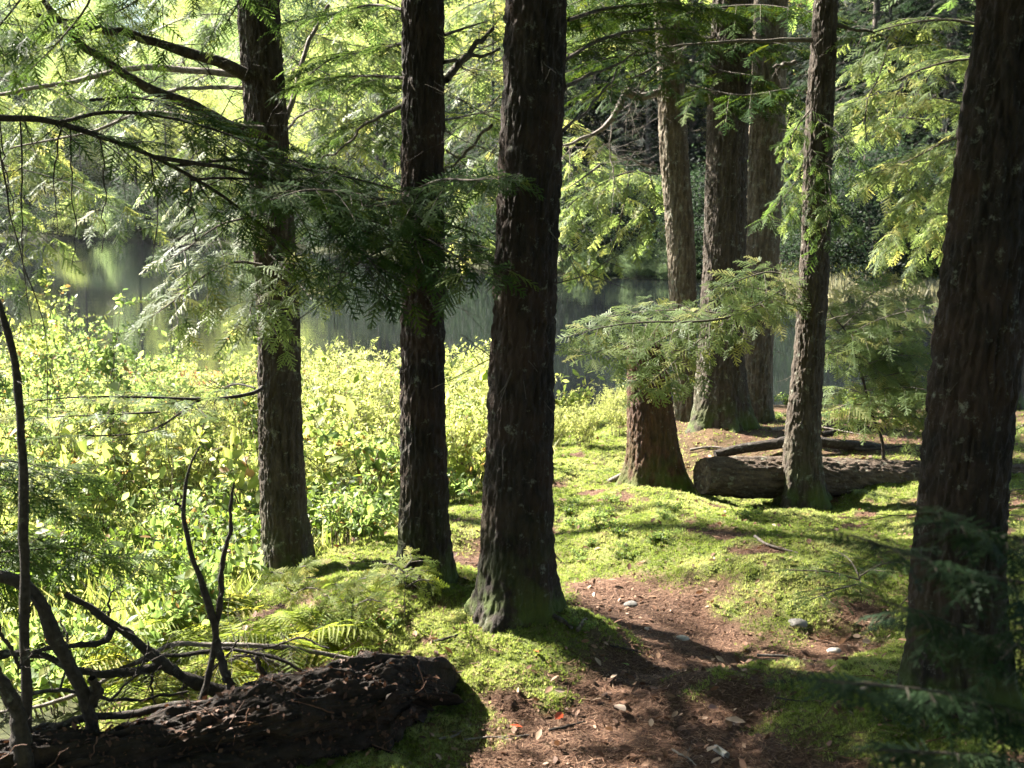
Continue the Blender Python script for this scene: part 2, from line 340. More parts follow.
# ------------------------------------------------------------------ trunks and logs with real bark relief
def bark_tube(pts, rr, step=.009, sides=150, amp=.009, seed=0.0, flare=0., flare_h=.14, base_z=None, rag=0., cap=False, coarse_above=None, lobes=5, scale=1.0, lump=0.):
    pts = np.asarray(pts, float); rr = np.asarray(rr, float)
    L = np.r_[0, np.cumsum(np.linalg.norm(np.diff(pts, axis=0), axis=1))]
    if coarse_above is None: u = np.arange(0, L[-1], step)
    else: u = np.r_[np.arange(0, min(coarse_above, L[-1]), step), np.arange(coarse_above, L[-1], .12)]
    u = np.r_[u, L[-1]]
    fine = spline(pts, 400); Lf = np.r_[0, np.cumsum(np.linalg.norm(np.diff(fine, axis=0), axis=1))]
    c = np.stack([np.interp(u / L[-1] * Lf[-1], Lf, fine[:, k]) for k in range(3)], -1)
    r = np.interp(u, L, rr)
    k = np.ones(9) / 9; rp = np.pad(r, 4, 'edge'); r = np.convolve(rp, k, 'valid')
    t = np.gradient(c, axis=0); t /= np.linalg.norm(t, axis=1)[:, None] + 1e-9
    vert = abs(t.mean(0)[2]) > .7; ref = np.array([1., 0, 0]) if vert else np.array([0, 0, 1.])
    b = np.cross(t, ref); b /= np.linalg.norm(b, axis=1)[:, None]; a2 = np.cross(b, t)
    th = np.arange(sides) * 2 * np.pi / sides
    C, Sn = np.cos(th)[None], np.sin(th)[None]; U = u[:, None]; R = r[:, None]
    rm = float(np.mean(r[:max(3, len(r) // 2)])); q = rm / (.020 * scale)
    n1 = fbm(C * q + seed, Sn * q, U / (.085 * scale), 3); n2 = fbm(C * q * 2.6, Sn * q * 2.6 + seed, U / (.028 * scale), 3)
    n0 = fbm(C * 1.6 + seed, Sn * 1.6, U * 1.6, 3)
    d = amp * (.85 * np.minimum(1, np.abs(2 * n1 - 1) / .34) - .7) + amp * 1.0 * (n2 - .5) * 2 + (n0 - .5) * rm * .13
    rad_ = R + d * np.minimum(1, R / .05)
    if lump: rad_ = rad_ + lump * (fbm(C * 2.2 + seed, Sn * 2.2, U / .16, 4) - .5) * 2 + lump * .45 * (fbm(C * 7 + seed, Sn * 7, U / .05, 3) - .5) * 2 - lump * .9 * sst(.62, .75, fbm(C * 2.6, Sn * 2.6 + seed, U / .2, 2))
    moss = np.zeros_like(rad_)
    if flare:
        h = U if base_z is None else (c[:, 2] - base_z)[:, None]; h = np.maximum(h, 0)
        lob = .5 + .5 * np.cos(lobes * th[None] + seed * 3 + 1.2 * np.sin(2 * th[None] + seed))
        rad_ = rad_ + rm * flare * (.35 * np.exp(-h / (flare_h * 1.6)) + 1.0 * lob ** 2 * np.exp(-h / (flare_h * .9)))
        moss = np.exp(-np.maximum(0, h - .05) / .13) * np.ones_like(rad_)
    if rag:
        e = rag * (fbm(C * 3 + seed, Sn * 3, 0, 3) - .5) * 2 * sst(.75, 1., U / L[-1])
    else: e = 0 * rad_
    v = c[:, None] + rad_[..., None] * (C[..., None] * a2[:, None] + Sn[..., None] * b[:, None]) + e[..., None] * t[:, None]
    V = v.reshape(-1, 3); F = grid_faces(len(u), sides); m = moss.ravel()
    if cap:
        for row, s_ in ((0, 1), (len(u) - 1, -1)):
            ring = v[row]; cen = ring.mean(0); base = len(V); rings = []
            for fr in (.75, .4):
                rr_ = cen + (ring - cen) * fr + t[row] * s_ * (fbm(C[0] * 4 * fr, Sn[0] * 4 * fr, seed, 3) - .5)[:, None] * rm * (.35 if not rag else .9); rings.append(rr_)
            V = np.vstack([V] + rings + [cen[None] + t[row] * s_ * rm * .1])
            idx0 = row * sides + np.arange(sides); i1 = base + np.arange(sides); i2 = i1 + sides; ic = base + 2 * sides
            nx = lambda i: np.roll(i, -1)
            f = [np.stack([idx0, nx(idx0), nx(i1)], -1), np.stack([idx0, nx(i1), i1], -1), np.stack([i1, nx(i1), nx(i2)], -1), np.stack([i1, nx(i2), i2], -1), np.stack([i2, nx(i2), np.full(sides, ic)], -1)]
            F = np.vstack([F] + f); m = np.r_[m, np.zeros(2 * sides + 1)]
    return V, F, m
def px_line(lst, Y0, Y1=None):
    """[(px, py, width px)] -> world points and radii"""
    pts = PL(lst, Y0, Y1); return pts, np.array([a[2] * .5 * depth(p) / FOC for a, p in zip(lst, pts)])
def tree_trunk(root, lst, Y, H, mat, seed, flare=.3, amp=.009, sides=150, step=.009, lobes=5, flare_h=.14, scale=1.0):
    pts, rr = px_line(lst, Y)
    loc = np.array(root.location)
    low = pts[0] - (pts[1] - pts[0]) / np.linalg.norm(pts[1] - pts[0]) * .25
    d = pts[-1] - pts[-2]; d = d / d[2]; top = pts[-1]; ext, er = [], []
    for k in range(1, 6):
        f = k / 5; h = (H - top[2]) * f
        ext.append(top + np.array([d[0] * h * (1 - .6 * f), d[1] * h * (1 - .6 * f), h])); er.append(rr[-1] * (1 - f) + .012 * f)
    P_, R_ = np.vstack([low, pts, ext]), np.r_[rr[0], rr, er]
    V, F, m = bark_tube(P_, R_, step, sides, amp, seed, flare, flare_h, float(loc[2]), coarse_above=pts[-1][2] - low[2] + .35, lobes=lobes, scale=scale)
    mb = MB(); mb.add(V, F, 0, m); mb.build('trunk', mat, root, loc)
    for k in range(11):
        mb = MB(); dead_twigs(mb, np.vstack([pts[1:], pts[-1:] + [0, 0, .3]]), 1, rr[0] + .22, int(seed * 31) + k * 101, r=.0034, down=.1); mb.build('dead_twig', M['twig'], root, loc)
    return P_
# ------------------------------------------------------------------ hemlock foliage
def spray_tpl(seed, step=.15, nstep=.042, nl=.056, nw=.058, curl=.14):
    r = np.random.default_rng(seed); V, F = [], []
    def needles(p0, p1, droop):
        L = np.linalg.norm(p1 - p0); n = max(2, int(L / nstep)); d = (p1 - p0) / L; s = np.array([-d[1], d[0], 0])
        for i in range(n):
            t = (i + .5) / n; p = p0 + (p1 - p0) * t; p = p + np.array([0, 0, -droop * t * t * L])
            for sg in (-1, 1):
                dd = d * r.uniform(.35, .8) + s * sg * r.uniform(.7, 1) + np.array([0, 0, r.uniform(-.25, .25)])
                dd /= np.linalg.norm(dd); q = np.cross(dd, [0, 0, 1]); l = nl * r.uniform(.6, 1.1) * (1 - .35 * t)
                b = len(V); V.extend([p - q * nw * .5, p + q * nw * .5, p + dd * l]); F.append([b, b + 1, b + 2])
        b = len(V); w_ = s * nw * .3; V.extend([p0 - w_, p0 + w_, p1 + np.array([0, 0, -droop * L])]); F.append([b, b + 1, b + 2])
    ax = lambda t: np.array([t, .03 * math.sin(3 * t + seed), -curl * t * t])
    for i in range(6): needles(ax(i / 6), ax((i + 1) / 6), .0)
    k, sg = .06, 1
    while k < .93:
        l = (.44 * (1 - k) ** .75 + .05) * r.uniform(.65, 1.1); an = rad(r.uniform(42, 62)) * sg
        p0 = ax(k); d = np.array([math.cos(an), math.sin(an), r.uniform(-.42, .12)])
        needles(p0, p0 + d * l, .15); sg *= -1; k += step * .5 * r.uniform(.7, 1.3)
    return np.array(V, np.float32), np.array(F, np.int32)
FINE = [spray_tpl(i) for i in range(4)]
MID = [spray_tpl(10 + i, .17, .06, .070, .078) for i in range(3)]
def coarse_tpl(seed):
    r = np.random.default_rng(seed); V, F = [], []; k, sg = .03, 1
    def blade(p, d, l, w_):
        s = np.cross(d, [0, 0, 1]); s /= np.linalg.norm(s); b = len(V)
        V.extend([p, p + d * l * .45 + s * w_, p + d * l + np.array([0, 0, -.06 * l]), p + d * l * .45 - s * w_]); F.extend([[b, b + 1, b + 2], [b, b + 2, b + 3]])
    while k < .98:
        l = (.42 * (1 - k) ** .7 + .07) * r.uniform(.6, 1.1); an = rad(r.uniform(40, 62)) * sg
        d = np.array([math.cos(an), math.sin(an), r.uniform(-.3, .1)]); blade(np.array([k, 0, -.12 * k * k]), d / np.linalg.norm(d), l, .030); sg *= -1; k += .05 * r.uniform(.7, 1.3)
    blade(np.array([0., 0, 0]), np.array([1., 0, -.12]), 1.0, .02)
    return np.array(V, np.float32), np.array(F, np.int32)
COARSE = [coarse_tpl(30 + i) for i in range(3)]
UP = np.array([0, 0, 1.])
def bough(wood, leaf, pts, r0, side=.5, spray=.16, tpl=None, gap=.075, t0=.1, droop=.25, dens=1.0, roll=0., r1=None, sec_gap=.036, rng=None, up=UP, prof=.5):
    """a flat hemlock bough: axis, alternate side shoots, feathery sprays along them"""
    rng = RNG if rng is None else rng; tpl = FINE if tpl is None else tpl
    L0 = np.linalg.norm(np.diff(pts, axis=0), axis=1).sum(); n = max(10, int(L0 / .04)); ax = spline(pts, n)
    if wood is not None: wood.tube(ax, np.linspace(r0, r1 if r1 else max(.0018, r0 * .16), n), 6 if r0 > .008 else 4)
    T = np.gradient(ax, axis=0); T /= np.linalg.norm(T, axis=1)[:, None]
    D, Pp, Sc = [], [], []
    s, sg = t0 * L0, 1
    while s < L0 * .995:
        t = s / L0; i = min(n - 1, int(t * (n - 1))); p, tt = ax[i], T[i]
        sd = np.cross(up, tt); sd /= np.linalg.norm(sd) + 1e-9; sd = sd * sg
        sd = sd * math.cos(roll) + np.cross(tt, sd) * math.sin(roll)
        an = rad(rng.uniform(45, 70)); d = tt * math.cos(an) + sd * math.sin(an) + np.array([0, 0, rng.uniform(-.12, .12)])
        d /= np.linalg.norm(d)
        l = side * ((1 - t) ** .6 * (prof + (1 - prof) * min(1, t / .35)) + .12) * rng.uniform(.55, 1.1)
        if rng.random() < dens:
            m_ = max(3, int(l / .05)); uu = np.linspace(0, 1, m_ + 1)[:, None]
            sh = p + d * l * uu + np.array([0, 0, -1.]) * droop * l * uu ** 2
            if wood is not None: wood.tube(sh, np.linspace(max(.0016, r0 * .22), .0011, m_ + 1), 3)
            q, g2 = .08, 1
            while q < 1.0:
                pp = p + d * l * q + np.array([0, 0, -1.]) * droop * l * q * q
                dt = d + np.array([0, 0, -2 * droop * q]); sd2 = np.cross(up, dt); sd2 /= np.linalg.norm(sd2) + 1e-9
                a2 = rad(rng.uniform(35, 60)); D.append(dt * math.cos(a2) + sd2 * g2 * math.sin(a2) + np.array([0, 0, rng.uniform(-.25, .1)])); Pp.append(pp)
                Sc.append(spray * (1.05 - .45 * q) * rng.uniform(.6, 1.15)); g2 *= -1; q += sec_gap / l * rng.uniform(.7, 1.3)
            D.append(dt); Pp.append(pp); Sc.append(spray * rng.uniform(.7, 1.0))
        s += gap * rng.uniform(.6, 1.4); sg *= -1
    D.append(T[-1]); Pp.append(ax[-1]); Sc.append(spray)
    D, Pp, Sc = np.array(D), np.array(Pp), np.array(Sc)
    nr = up + rng.normal(0, .24, D.shape); R = frames(D, nr) * Sc[:, None, None]
    k = rng.integers(0, len(tpl), len(D)); base = rng.random(len(D)) * .7 + .15
    for j in range(len(tpl)):
        w_ = k == j; leaf.stamp(tpl[j], R[w_], Pp[w_], 0, np.clip(base[w_] + rng.normal(0, .22, w_.sum()), 0, 1))
def dead_twigs(mbx, pts, n, l, seed, r=.0022, down=.3, forks=True):
    rg = np.random.default_rng(seed); ax = spline(pts, 60)
    for i in range(n):
        k = rg.integers(8, 59); p = ax[k]; d = rg.normal(0, 1, 3); d[2] = d[2] * .6 - down; d /= np.linalg.norm(d); q = l * rg.uniform(.4, 1.1)
        u = np.linspace(0, 1, 7)[:, None]; bend = rg.normal(0, .3, 3)
        c = wob(p + d * q * u + bend * q * .5 * u * u, .03 * q, seed + i)
        mbx.tube(c, np.linspace(r, r * .35, 7), 3)
        if forks:
            for _ in range(rg.integers(1, 4)):
                j = rg.integers(2, 6); d2 = d + rg.normal(0, .7, 3); d2 /= np.linalg.norm(d2); q2 = q * rg.uniform(.2, .5)
                mbx.tube(wob(c[j] + d2 * q2 * np.linspace(0, 1, 5)[:, None], .03 * q2, seed + i + 50), np.linspace(r * .6, r * .3, 5), 3)
def add_bough(root, pts, r0, wood_mat=None, leaf_mat_=None, name='bough', twigs=0, twig_l=.2, **k):
    """bough (wood) as a part of the tree, its needles as a sub-part; several axes may share one bough"""
    loc = np.array(root.location); wd, lf = MB(), MB()
    axes = pts if isinstance(pts, list) else [pts]
    rs = r0 if isinstance(r0, list) else [r0] * len(axes)
    for i, (ax, r) in enumerate(zip(axes, rs)):
        kk = dict(k)
        bough(wd, lf, ax, r, **kk)
        if twigs: dead_twigs(wd, ax, twigs, twig_l, 77 + i)
    b = wd.build(name, wood_mat or M['twig'], root, loc)
    if lf.n: lf.build('needles', leaf_mat_ or M['needle'], b, loc)
    return b
def bare_limb(root, axes, mat, twigs=10, twig_l=.25, name='limb', seed=3, wobble=.02):
    """axes: list of (pts, r0, r1)"""
    mb = MB()
    for i, (p, r0, r1) in enumerate(axes):
        c = wob(spline(p, 40), wobble, seed + i); u = np.linspace(0, 1, 40)
        rr = (r0 * (1 - u) + r1 * u) * (1 + .25 * (fbm(u * 14, seed + i, 0, 2) - .5))
        mb.tube(c, rr, 10)
        if twigs: dead_twigs(mb, c, twigs, twig_l, seed * 13 + i, r=max(.0016, r1 * .35))
    return mb.build(name, mat, root, None if root is None else np.array(root.location))
# overhead crowns: shared meshes, 1 = wood 0 = needles
def crown_mesh(seed, H=9.0, R0=2.5, n=95):
    rg = np.random.default_rng(seed); wd, lf = MB(), MB()
    for i in range(n):
        f = (i + rg.random()) / n; z = H * f ** .9; az = i * 2.399 + rg.normal(0, .3); L = R0 * (1 - f) ** .7 * rg.uniform(.6, 1.1) + .35
        d = np.array([math.cos(az), math.sin(az), 0]); p0 = np.array([0, 0, z])
        rise = rg.uniform(-.05, .25)
        pts = np.array([p0, p0 + d * L * .5 + UP * L * rise * .6, p0 + d * L + UP * L * (rise - .28)])
        bough(wd, lf, pts, .018 * L / 2 + .004, side=.34 * L + .1, spray=.26, tpl=COARSE, gap=.16, t0=.18, droop=.2, sec_gap=.13, rng=rg)
    mb = MB(); v, f, m, r = lf.data(); mb.add(v, f, 0, r); v, f, m, r = wd.data(); mb.add(v, f, 1, r)
    return mb.mesh('crown', [M['needle'], M['twig']])
CROWNS = [crown_mesh(1), crown_mesh(2, 8.0, 2.2, 80)]
def add_crown(root, axis, z0, k=0, s=1.0, rz=0.):
    z0w = z0; i = np.searchsorted(axis[:, 2], z0w); i = min(max(i, 1), len(axis) - 1)
    t = (z0w - axis[i-1, 2]) / (axis[i, 2] - axis[i-1, 2]); p = axis[i-1] * (1 - t) + axis[i] * t
    o = link('crown', CROWNS[k], root); o.location = tuple(p - np.array(root.location)); o.rotation_euler = (0, 0, rz); o.scale = (s, s, s)
    return o

RHOMB = (np.array([[0,0,0],[.45,.3,.07],[1,0,-.04],[.45,-.3,.07]], np.float32), np.array([[0,2,1],[0,3,2]], np.int32))
# ------------------------------------------------------------------ the near trees
def near_tree(name, lst, Y, label, H, mat, seed, group=None, **k):
    b = P(lst[0][0], lst[0][1], Y); b[2] = float(ground(b[0], b[1])) if abs(float(ground(b[0], b[1])) - b[2]) < .35 else b[2]
    root = empty(name, b, label, 'tree', group)
    return root, tree_trunk(root, lst, Y, H, mat, seed, **k)
def gy_at(px, py, r=.10): return float(G(px, py)[1]) + r
T = {}
YT1 = gy_at(286, 582)
T['left'], axL = near_tree('hemlock_tree', [(287,582,46),(286,540,45),(283,500,43),(280,400,42),(279,340,42),(275,250,41),(268,150,41),(262,60,41),(258,0,42)], YT1,
    'brown hemlock trunk at the left with thick bare limbs reaching left', 11, M['bark'], 1.3, flare=.38, flare_h=.17)
YT2 = gy_at(424, 592)
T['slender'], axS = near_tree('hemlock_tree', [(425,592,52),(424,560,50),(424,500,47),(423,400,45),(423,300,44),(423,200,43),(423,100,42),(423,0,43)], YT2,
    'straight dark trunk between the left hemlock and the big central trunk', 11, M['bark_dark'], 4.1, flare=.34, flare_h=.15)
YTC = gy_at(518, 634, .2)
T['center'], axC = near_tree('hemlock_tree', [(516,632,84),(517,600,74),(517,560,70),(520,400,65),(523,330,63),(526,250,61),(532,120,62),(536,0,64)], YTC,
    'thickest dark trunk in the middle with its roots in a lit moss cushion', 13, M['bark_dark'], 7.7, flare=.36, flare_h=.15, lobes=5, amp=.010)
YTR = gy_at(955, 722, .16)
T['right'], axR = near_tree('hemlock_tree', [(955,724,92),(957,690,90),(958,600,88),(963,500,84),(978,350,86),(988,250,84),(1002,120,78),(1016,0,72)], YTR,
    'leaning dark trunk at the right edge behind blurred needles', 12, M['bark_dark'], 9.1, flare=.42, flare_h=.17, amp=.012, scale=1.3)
YSL = gy_at(804, 510)
T['slim'], axM = near_tree('hemlock_tree', [(804,514,44),(803,485,38),(803,430,34),(809,350,30),(815,250,28),(818,150,28),(826,0,24)], YSL,
    'thin leaning hemlock trunk standing before the fallen log', 9, M['bark'], 12.2, flare=.5, sides=110)
YTW = 8.9
T['twin'], axW = near_tree('hemlock_tree', [(722,446,60),(722,430,54),(721,350,45),(725,250,42),(727,150,41),(731,60,41),(733,0,41)], YTW,
    'broad trunk with a pale lit left foot behind the fallen log', 12, M['bark'], 15.0, flare=.45)
T['twinr'], axX = near_tree('hemlock_tree', [(757,448,34),(757,430,31),(758,350,30),(762,250,35),(767,130,35),(771,0,34)], YTW + .45,
    'brown trunk close against the right side of the broad trunk', 12, M['bark_grey'], 18.4, flare=.25, sides=120)
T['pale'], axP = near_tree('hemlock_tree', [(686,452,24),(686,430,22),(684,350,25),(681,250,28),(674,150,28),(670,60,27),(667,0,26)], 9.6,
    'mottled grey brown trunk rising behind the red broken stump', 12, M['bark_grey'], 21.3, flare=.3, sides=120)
# crowns (all above the picture or at its top edge)
add_crown(T['left'], axL, 3.1, 0, .95, .4); add_crown(T['slender'], axS, 3.4, 1, 1.0, 1.9); add_crown(T['center'], axC, 4.6, 0, 1.0, 3.0)
add_crown(T['right'], axR, 3.6, 1, 1.05, 4.4); add_crown(T['slim'], axM, 4.2, 1, .6, 2.6); add_crown(T['twin'], axW, 5.4, 0, .85, 5.2)
add_crown(T['twinr'], axX, 6.0, 1, .85, .9); add_crown(T['pale'], axP, 6.0, 0, .7, 3.7)
# trees just outside the picture whose boughs reach in, or added unseen for shade
def side_tree(x, y, r, H, label, seed, z0, k, s, rz):
    z = float(ground(x, y)); root = empty('hemlock_tree', (x, y, z), label, 'tree')
    ax = np.array([[x, y, z - .2], [x + .02, y, z + 1], [x + .03, y + .05, z + 3], [x, y, z + H * .6], [x, y, z + H]])
    V, F, m = bark_tube(ax, np.array([r, r * .95, r * .85, r * .5, .02]), .03, 90, .008, seed, .3, .14, z, coarse_above=3.2)
    b = MB(); b.add(V, F, 0, m); b.build('trunk', M['bark'], root, (x, y, z)); add_crown(root, ax, z + z0, k, s, rz)
    return root
T['offleft'] = side_tree(-2.6, 4.3, .14, 11, 'hemlock just beyond the left edge whose long dark bough hangs into view', 31.0, 3.4, 0, .9, 1.1)
T['offright'] = side_tree(3.9, 6.6, .15, 12, 'hemlock just beyond the right edge whose lit boughs hang beside the dark trunk', 33.0, 3.2, 0, 1.1, 2.2)
T['offright2'] = side_tree(4.02, 10.4, .16, 12, 'hemlock hidden behind the right trunk with boughs over the fallen log', 35.0, 3.4, 0, 1.15, .2)

for i, (x, y, r) in enumerate([(-1.9, -2.6, .15), (1.6, -2.2, .17), (-4.6, .6, .16), (4.2, 1.2, .15), (.2, -5.5, .18), (-5.0, -4.2, .16), (4.8, -4.5, .17), (7.4, 4.0, .16), (7.6, -1, .16), (-7.8, -1.5, .16), (-2.3, 1.7, .14), (2.6, 2.3, .14), (.1, -1.9, .15), (-3.3, -.9, .15), (3.3, -.8, .15), (-1.8, -7.5, .17), (2.4, -7.8, .17), (-7.2, -6.5, .17), (8, -6.5, .17), (6.0, 1.8, .15)]):
    t = side_tree(x, y, r, 11, 'tall unseen hemlock added around the viewer to block sky light', 51.0 + i, 3.6 if y > -3.8 else .9, i % 2, 1.0 if y > 1.5 else 1.2, i * 1.1); t['group'] = 'unseen hemlocks added around the viewer to block sky light'  # unseen trees added to cut sky light on the trunk fronts

T['dapple'] = side_tree(-6.0, 10.3, .14, 13, 'unseen hemlock added beyond the left edge to dapple the ground with shade', 71.0, 8.3, 1, .5, .3)  # added out of view so its crown breaks up the sun

# ------------------------------------------------------------------ boughs that show
def bl(lst, Y0, Y1=None): return PL(lst, Y0, Y1)
# long dark bough from the left edge
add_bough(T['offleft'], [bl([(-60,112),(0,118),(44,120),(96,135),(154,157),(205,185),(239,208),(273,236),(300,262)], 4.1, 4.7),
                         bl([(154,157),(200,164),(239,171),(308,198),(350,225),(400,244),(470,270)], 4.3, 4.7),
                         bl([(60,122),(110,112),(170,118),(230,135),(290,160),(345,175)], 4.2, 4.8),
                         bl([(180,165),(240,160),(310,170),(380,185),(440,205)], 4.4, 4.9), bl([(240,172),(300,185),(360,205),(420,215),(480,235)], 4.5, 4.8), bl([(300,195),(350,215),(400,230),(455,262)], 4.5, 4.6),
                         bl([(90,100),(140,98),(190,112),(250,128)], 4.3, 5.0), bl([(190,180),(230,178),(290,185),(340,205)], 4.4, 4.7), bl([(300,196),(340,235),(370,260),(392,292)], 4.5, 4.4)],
          [.014, .009, .007, .006, .006, .005, .005, .005, .005], M['dead'], M['needle_shaded'], side=.30, spray=.13, gap=.06, t0=.22, droop=.14, twigs=6, twig_l=.45, up=np.array([0, -.4, .92]))
bare_limb(T['offleft'], [(bl(a_, 4.25, 4.35), .0032, .0012) for a_ in [[(20,119),(24,180),(26,250),(30,330)], [(70,126),(74,190),(72,262)], [(100,138),(104,190),(103,250)], [(150,156),(157,200),(155,262)], [(190,178),(194,225),(190,250)], [(-5,118),(5,180),(25,260),(45,340),(50,420)], [(62,124),(55,170),(60,230)], [(0,118),(2,160),(15,215)]]], M['dead'], 4, .12, name='hanging_twigs', seed=83)
add_bough(T['slender'], [bl([(405,205),(360,195),(310,190),(270,200)], YT2-.15, YT2-.8), bl([(415,190),(440,180),(470,180),(500,178)], YT2-.15, YT2-.7),
                         bl([(420,235),(455,255),(485,275)], YT2-.15, YT2-.6), bl([(400,240),(360,262),(330,292)], YT2-.15, YT2-.5)],
          [.008, .006, .005, .006], None, M['needle_shaded'], side=.28, spray=.13, gap=.042, t0=.1, droop=.3, up=np.array([0, -.5, .87]))
# left hemlock: bare limbs and the lower boughs
bare_limb(T['left'], [(bl([(248,76),(219,62),(185,51),(130,34),(90,28),(40,14)], YT1-.05, YT1-.9), .028, .009),
                      (bl([(262,132),(233,128),(205,113),(144,85),(103,58),(77,38),(44,2)], YT1-.1, YT1-1.0), .030, .010)], M['bark'], 10, .3, seed=5)
bare_limb(T['left'], [(bl([(250,75),(188,70),(130,68),(68,82),(0,94),(-30,96)], YT1+.1, YT1+.4), .018, .007),
                      (bl([(248,88),(190,88),(150,96),(126,104)], YT1+.05, YT1+.3), .010, .004),
                      (bl([(255,140),(205,122),(150,112),(90,130),(10,150)], YT1+.1, YT1+.5), .013, .004),
                      (bl([(274,142),(290,110),(300,70),(312,32),(330,5)], YT1+.1, YT1+.3), .014, .008),
                      (bl([(278,136),(300,118),(318,108)], YT1+.1, YT1+.4), .008, .003)], M['pale'], 10, .3, seed=9)
add_bough(T['left'], [bl([(262,387),(253,393),(212,399),(137,397),(82,397),(20,402)], YT1-.1, YT1-.5), bl([(210,399),(195,402),(164,424),(133,434),(60,436)], YT1-.1, YT1-.6),
                      bl([(160,412),(100,415),(55,417),(0,422)], YT1-.1, YT1-.3), bl([(255,388),(235,384),(215,392)], YT1, YT1+.2)],
          [.010, .007, .005, .006], M['dead'], M['needle_lit'], side=.42, spray=.14, gap=.08, t0=.2, droop=-.1, dens=.7, twigs=14, twig_l=.2)
add_bough(T['left'], [bl([(262,265),(235,262),(205,275),(175,300),(150,318)], YT1-.15, YT1-.5), bl([(270,255),(292,275),(312,300)], YT1-.2, YT1-.5), bl([(262,290),(250,310),(262,330)], YT1-.2, YT1-.4),
                      bl([(262,215),(220,225),(185,250),(165,262)], YT1-.15, YT1-.5)],
          [.007, .005, .004, .006], None, M['needle_lit'], side=.30, spray=.14, gap=.05, t0=.05, droop=.3, up=np.array([0, -.5, .87]))
for key, px, y, lab, axs in [
    ('pondll', -200, 11.0, 'hemlock beyond the left edge whose pale lit boughs hang over the yellow shrubs', [[(-70,110),(20,135),(90,185)], [(-70,50),(40,85),(120,125)], [(-70,190),(0,205),(62,255)], [(-70,150),(60,180),(140,225)], [(-70,10),(60,35),(135,70)], [(-70,230),(-10,245),(30,290)], [(-70,80),(10,110),(50,160)]]),
    ('pondl', 276, 12.0, 'hemlock hidden behind the left trunk with lit boughs over the pond', [[(285,20),(330,40),(395,52)], [(285,100),(325,110),(355,140),(378,190)], [(283,55),(330,75),(385,100)], [(285,140),(315,165),(335,215)], [(285,-10),(340,-5),(395,10)], [(283,75),(350,95),(398,140)],
        [(270,60),(220,70),(170,95),(120,140)], [(270,110),(225,125),(190,160),(165,200)], [(270,20),(200,15),(140,40),(90,80)], [(270,150),(235,165),(205,205)], [(270,0),(210,-20),(130,-10)]]),
    ('pondc', 522, 12.5, 'hemlock hidden behind the central trunk with lit boughs over the pond', [[(500,95),(475,125),(455,175)], [(500,140),(480,175),(462,235)], [(500,40),(470,55),(430,80)], [(505,-5),(470,5),(440,25)], [(500,60),(440,80),(360,110)], [(500,170),(482,205),(470,250)],
        [(550,30),(590,30),(640,50)], [(550,110),(575,125),(590,160)], [(550,0),(600,-5),(650,5)], [(555,150),(580,175),(600,215)]])]:
    x = (px - 512) / FOC * y; T[key] = side_tree(x, y, .085, 11, lab, 61.0 + y, 6.6 if px > 0 else 9.3, 1, .55 if px > 0 else .3, px)
    add_bough(T[key], [bl(a_, y, y + RNG.uniform(-1.0, .8)) for a_ in axs], [.009] * len(axs), None, M['needle_lit'], side=.75, spray=.25, tpl=MID, gap=.12, t0=.05, droop=.45, sec_gap=.06, dens=.85, up=np.array([0, -.35, .94]))
# left foliage at the top
for i, (l, y0, y1, m_) in enumerate([
        ([(60,-60),(20,0),(-10,40),(-30,90)], 4.4, 4.6, 'needle_shaded'), ([(100,-50),(90,0),(60,40),(30,70)], 4.0, 4.2, 'needle'), ([(200,-60),(150,-10),(110,15),(60,30)], 5.0, 5.2, 'needle_shaded'),
        ([(230,-50),(240,-5),(225,25)], 5.0, 5.1, 'needle')]):
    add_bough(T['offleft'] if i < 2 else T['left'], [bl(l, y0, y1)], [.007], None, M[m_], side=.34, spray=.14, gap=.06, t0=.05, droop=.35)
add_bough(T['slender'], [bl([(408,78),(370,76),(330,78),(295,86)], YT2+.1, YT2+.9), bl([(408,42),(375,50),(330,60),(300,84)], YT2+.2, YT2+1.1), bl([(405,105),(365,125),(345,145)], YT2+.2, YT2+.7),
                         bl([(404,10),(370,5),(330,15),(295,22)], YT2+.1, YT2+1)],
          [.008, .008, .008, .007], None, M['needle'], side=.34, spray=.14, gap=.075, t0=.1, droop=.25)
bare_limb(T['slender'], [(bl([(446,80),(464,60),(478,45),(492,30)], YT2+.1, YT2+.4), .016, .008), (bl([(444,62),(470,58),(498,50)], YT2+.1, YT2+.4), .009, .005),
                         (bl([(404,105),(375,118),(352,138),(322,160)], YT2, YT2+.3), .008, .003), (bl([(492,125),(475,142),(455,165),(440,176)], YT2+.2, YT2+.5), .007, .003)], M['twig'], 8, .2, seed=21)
add_bough(T['slender'], [bl([(445,35),(465,28),(490,20)], YT2+.2, YT2+.7), bl([(446,150),(465,165),(492,200)], YT2+.4, YT2+.9), bl([(446,120),(470,115),(498,110)], YT2+.3, YT2+.9)], [.007, .005, .005], None, M['needle'], side=.3, spray=.14, gap=.08, t0=.1, droop=.3)
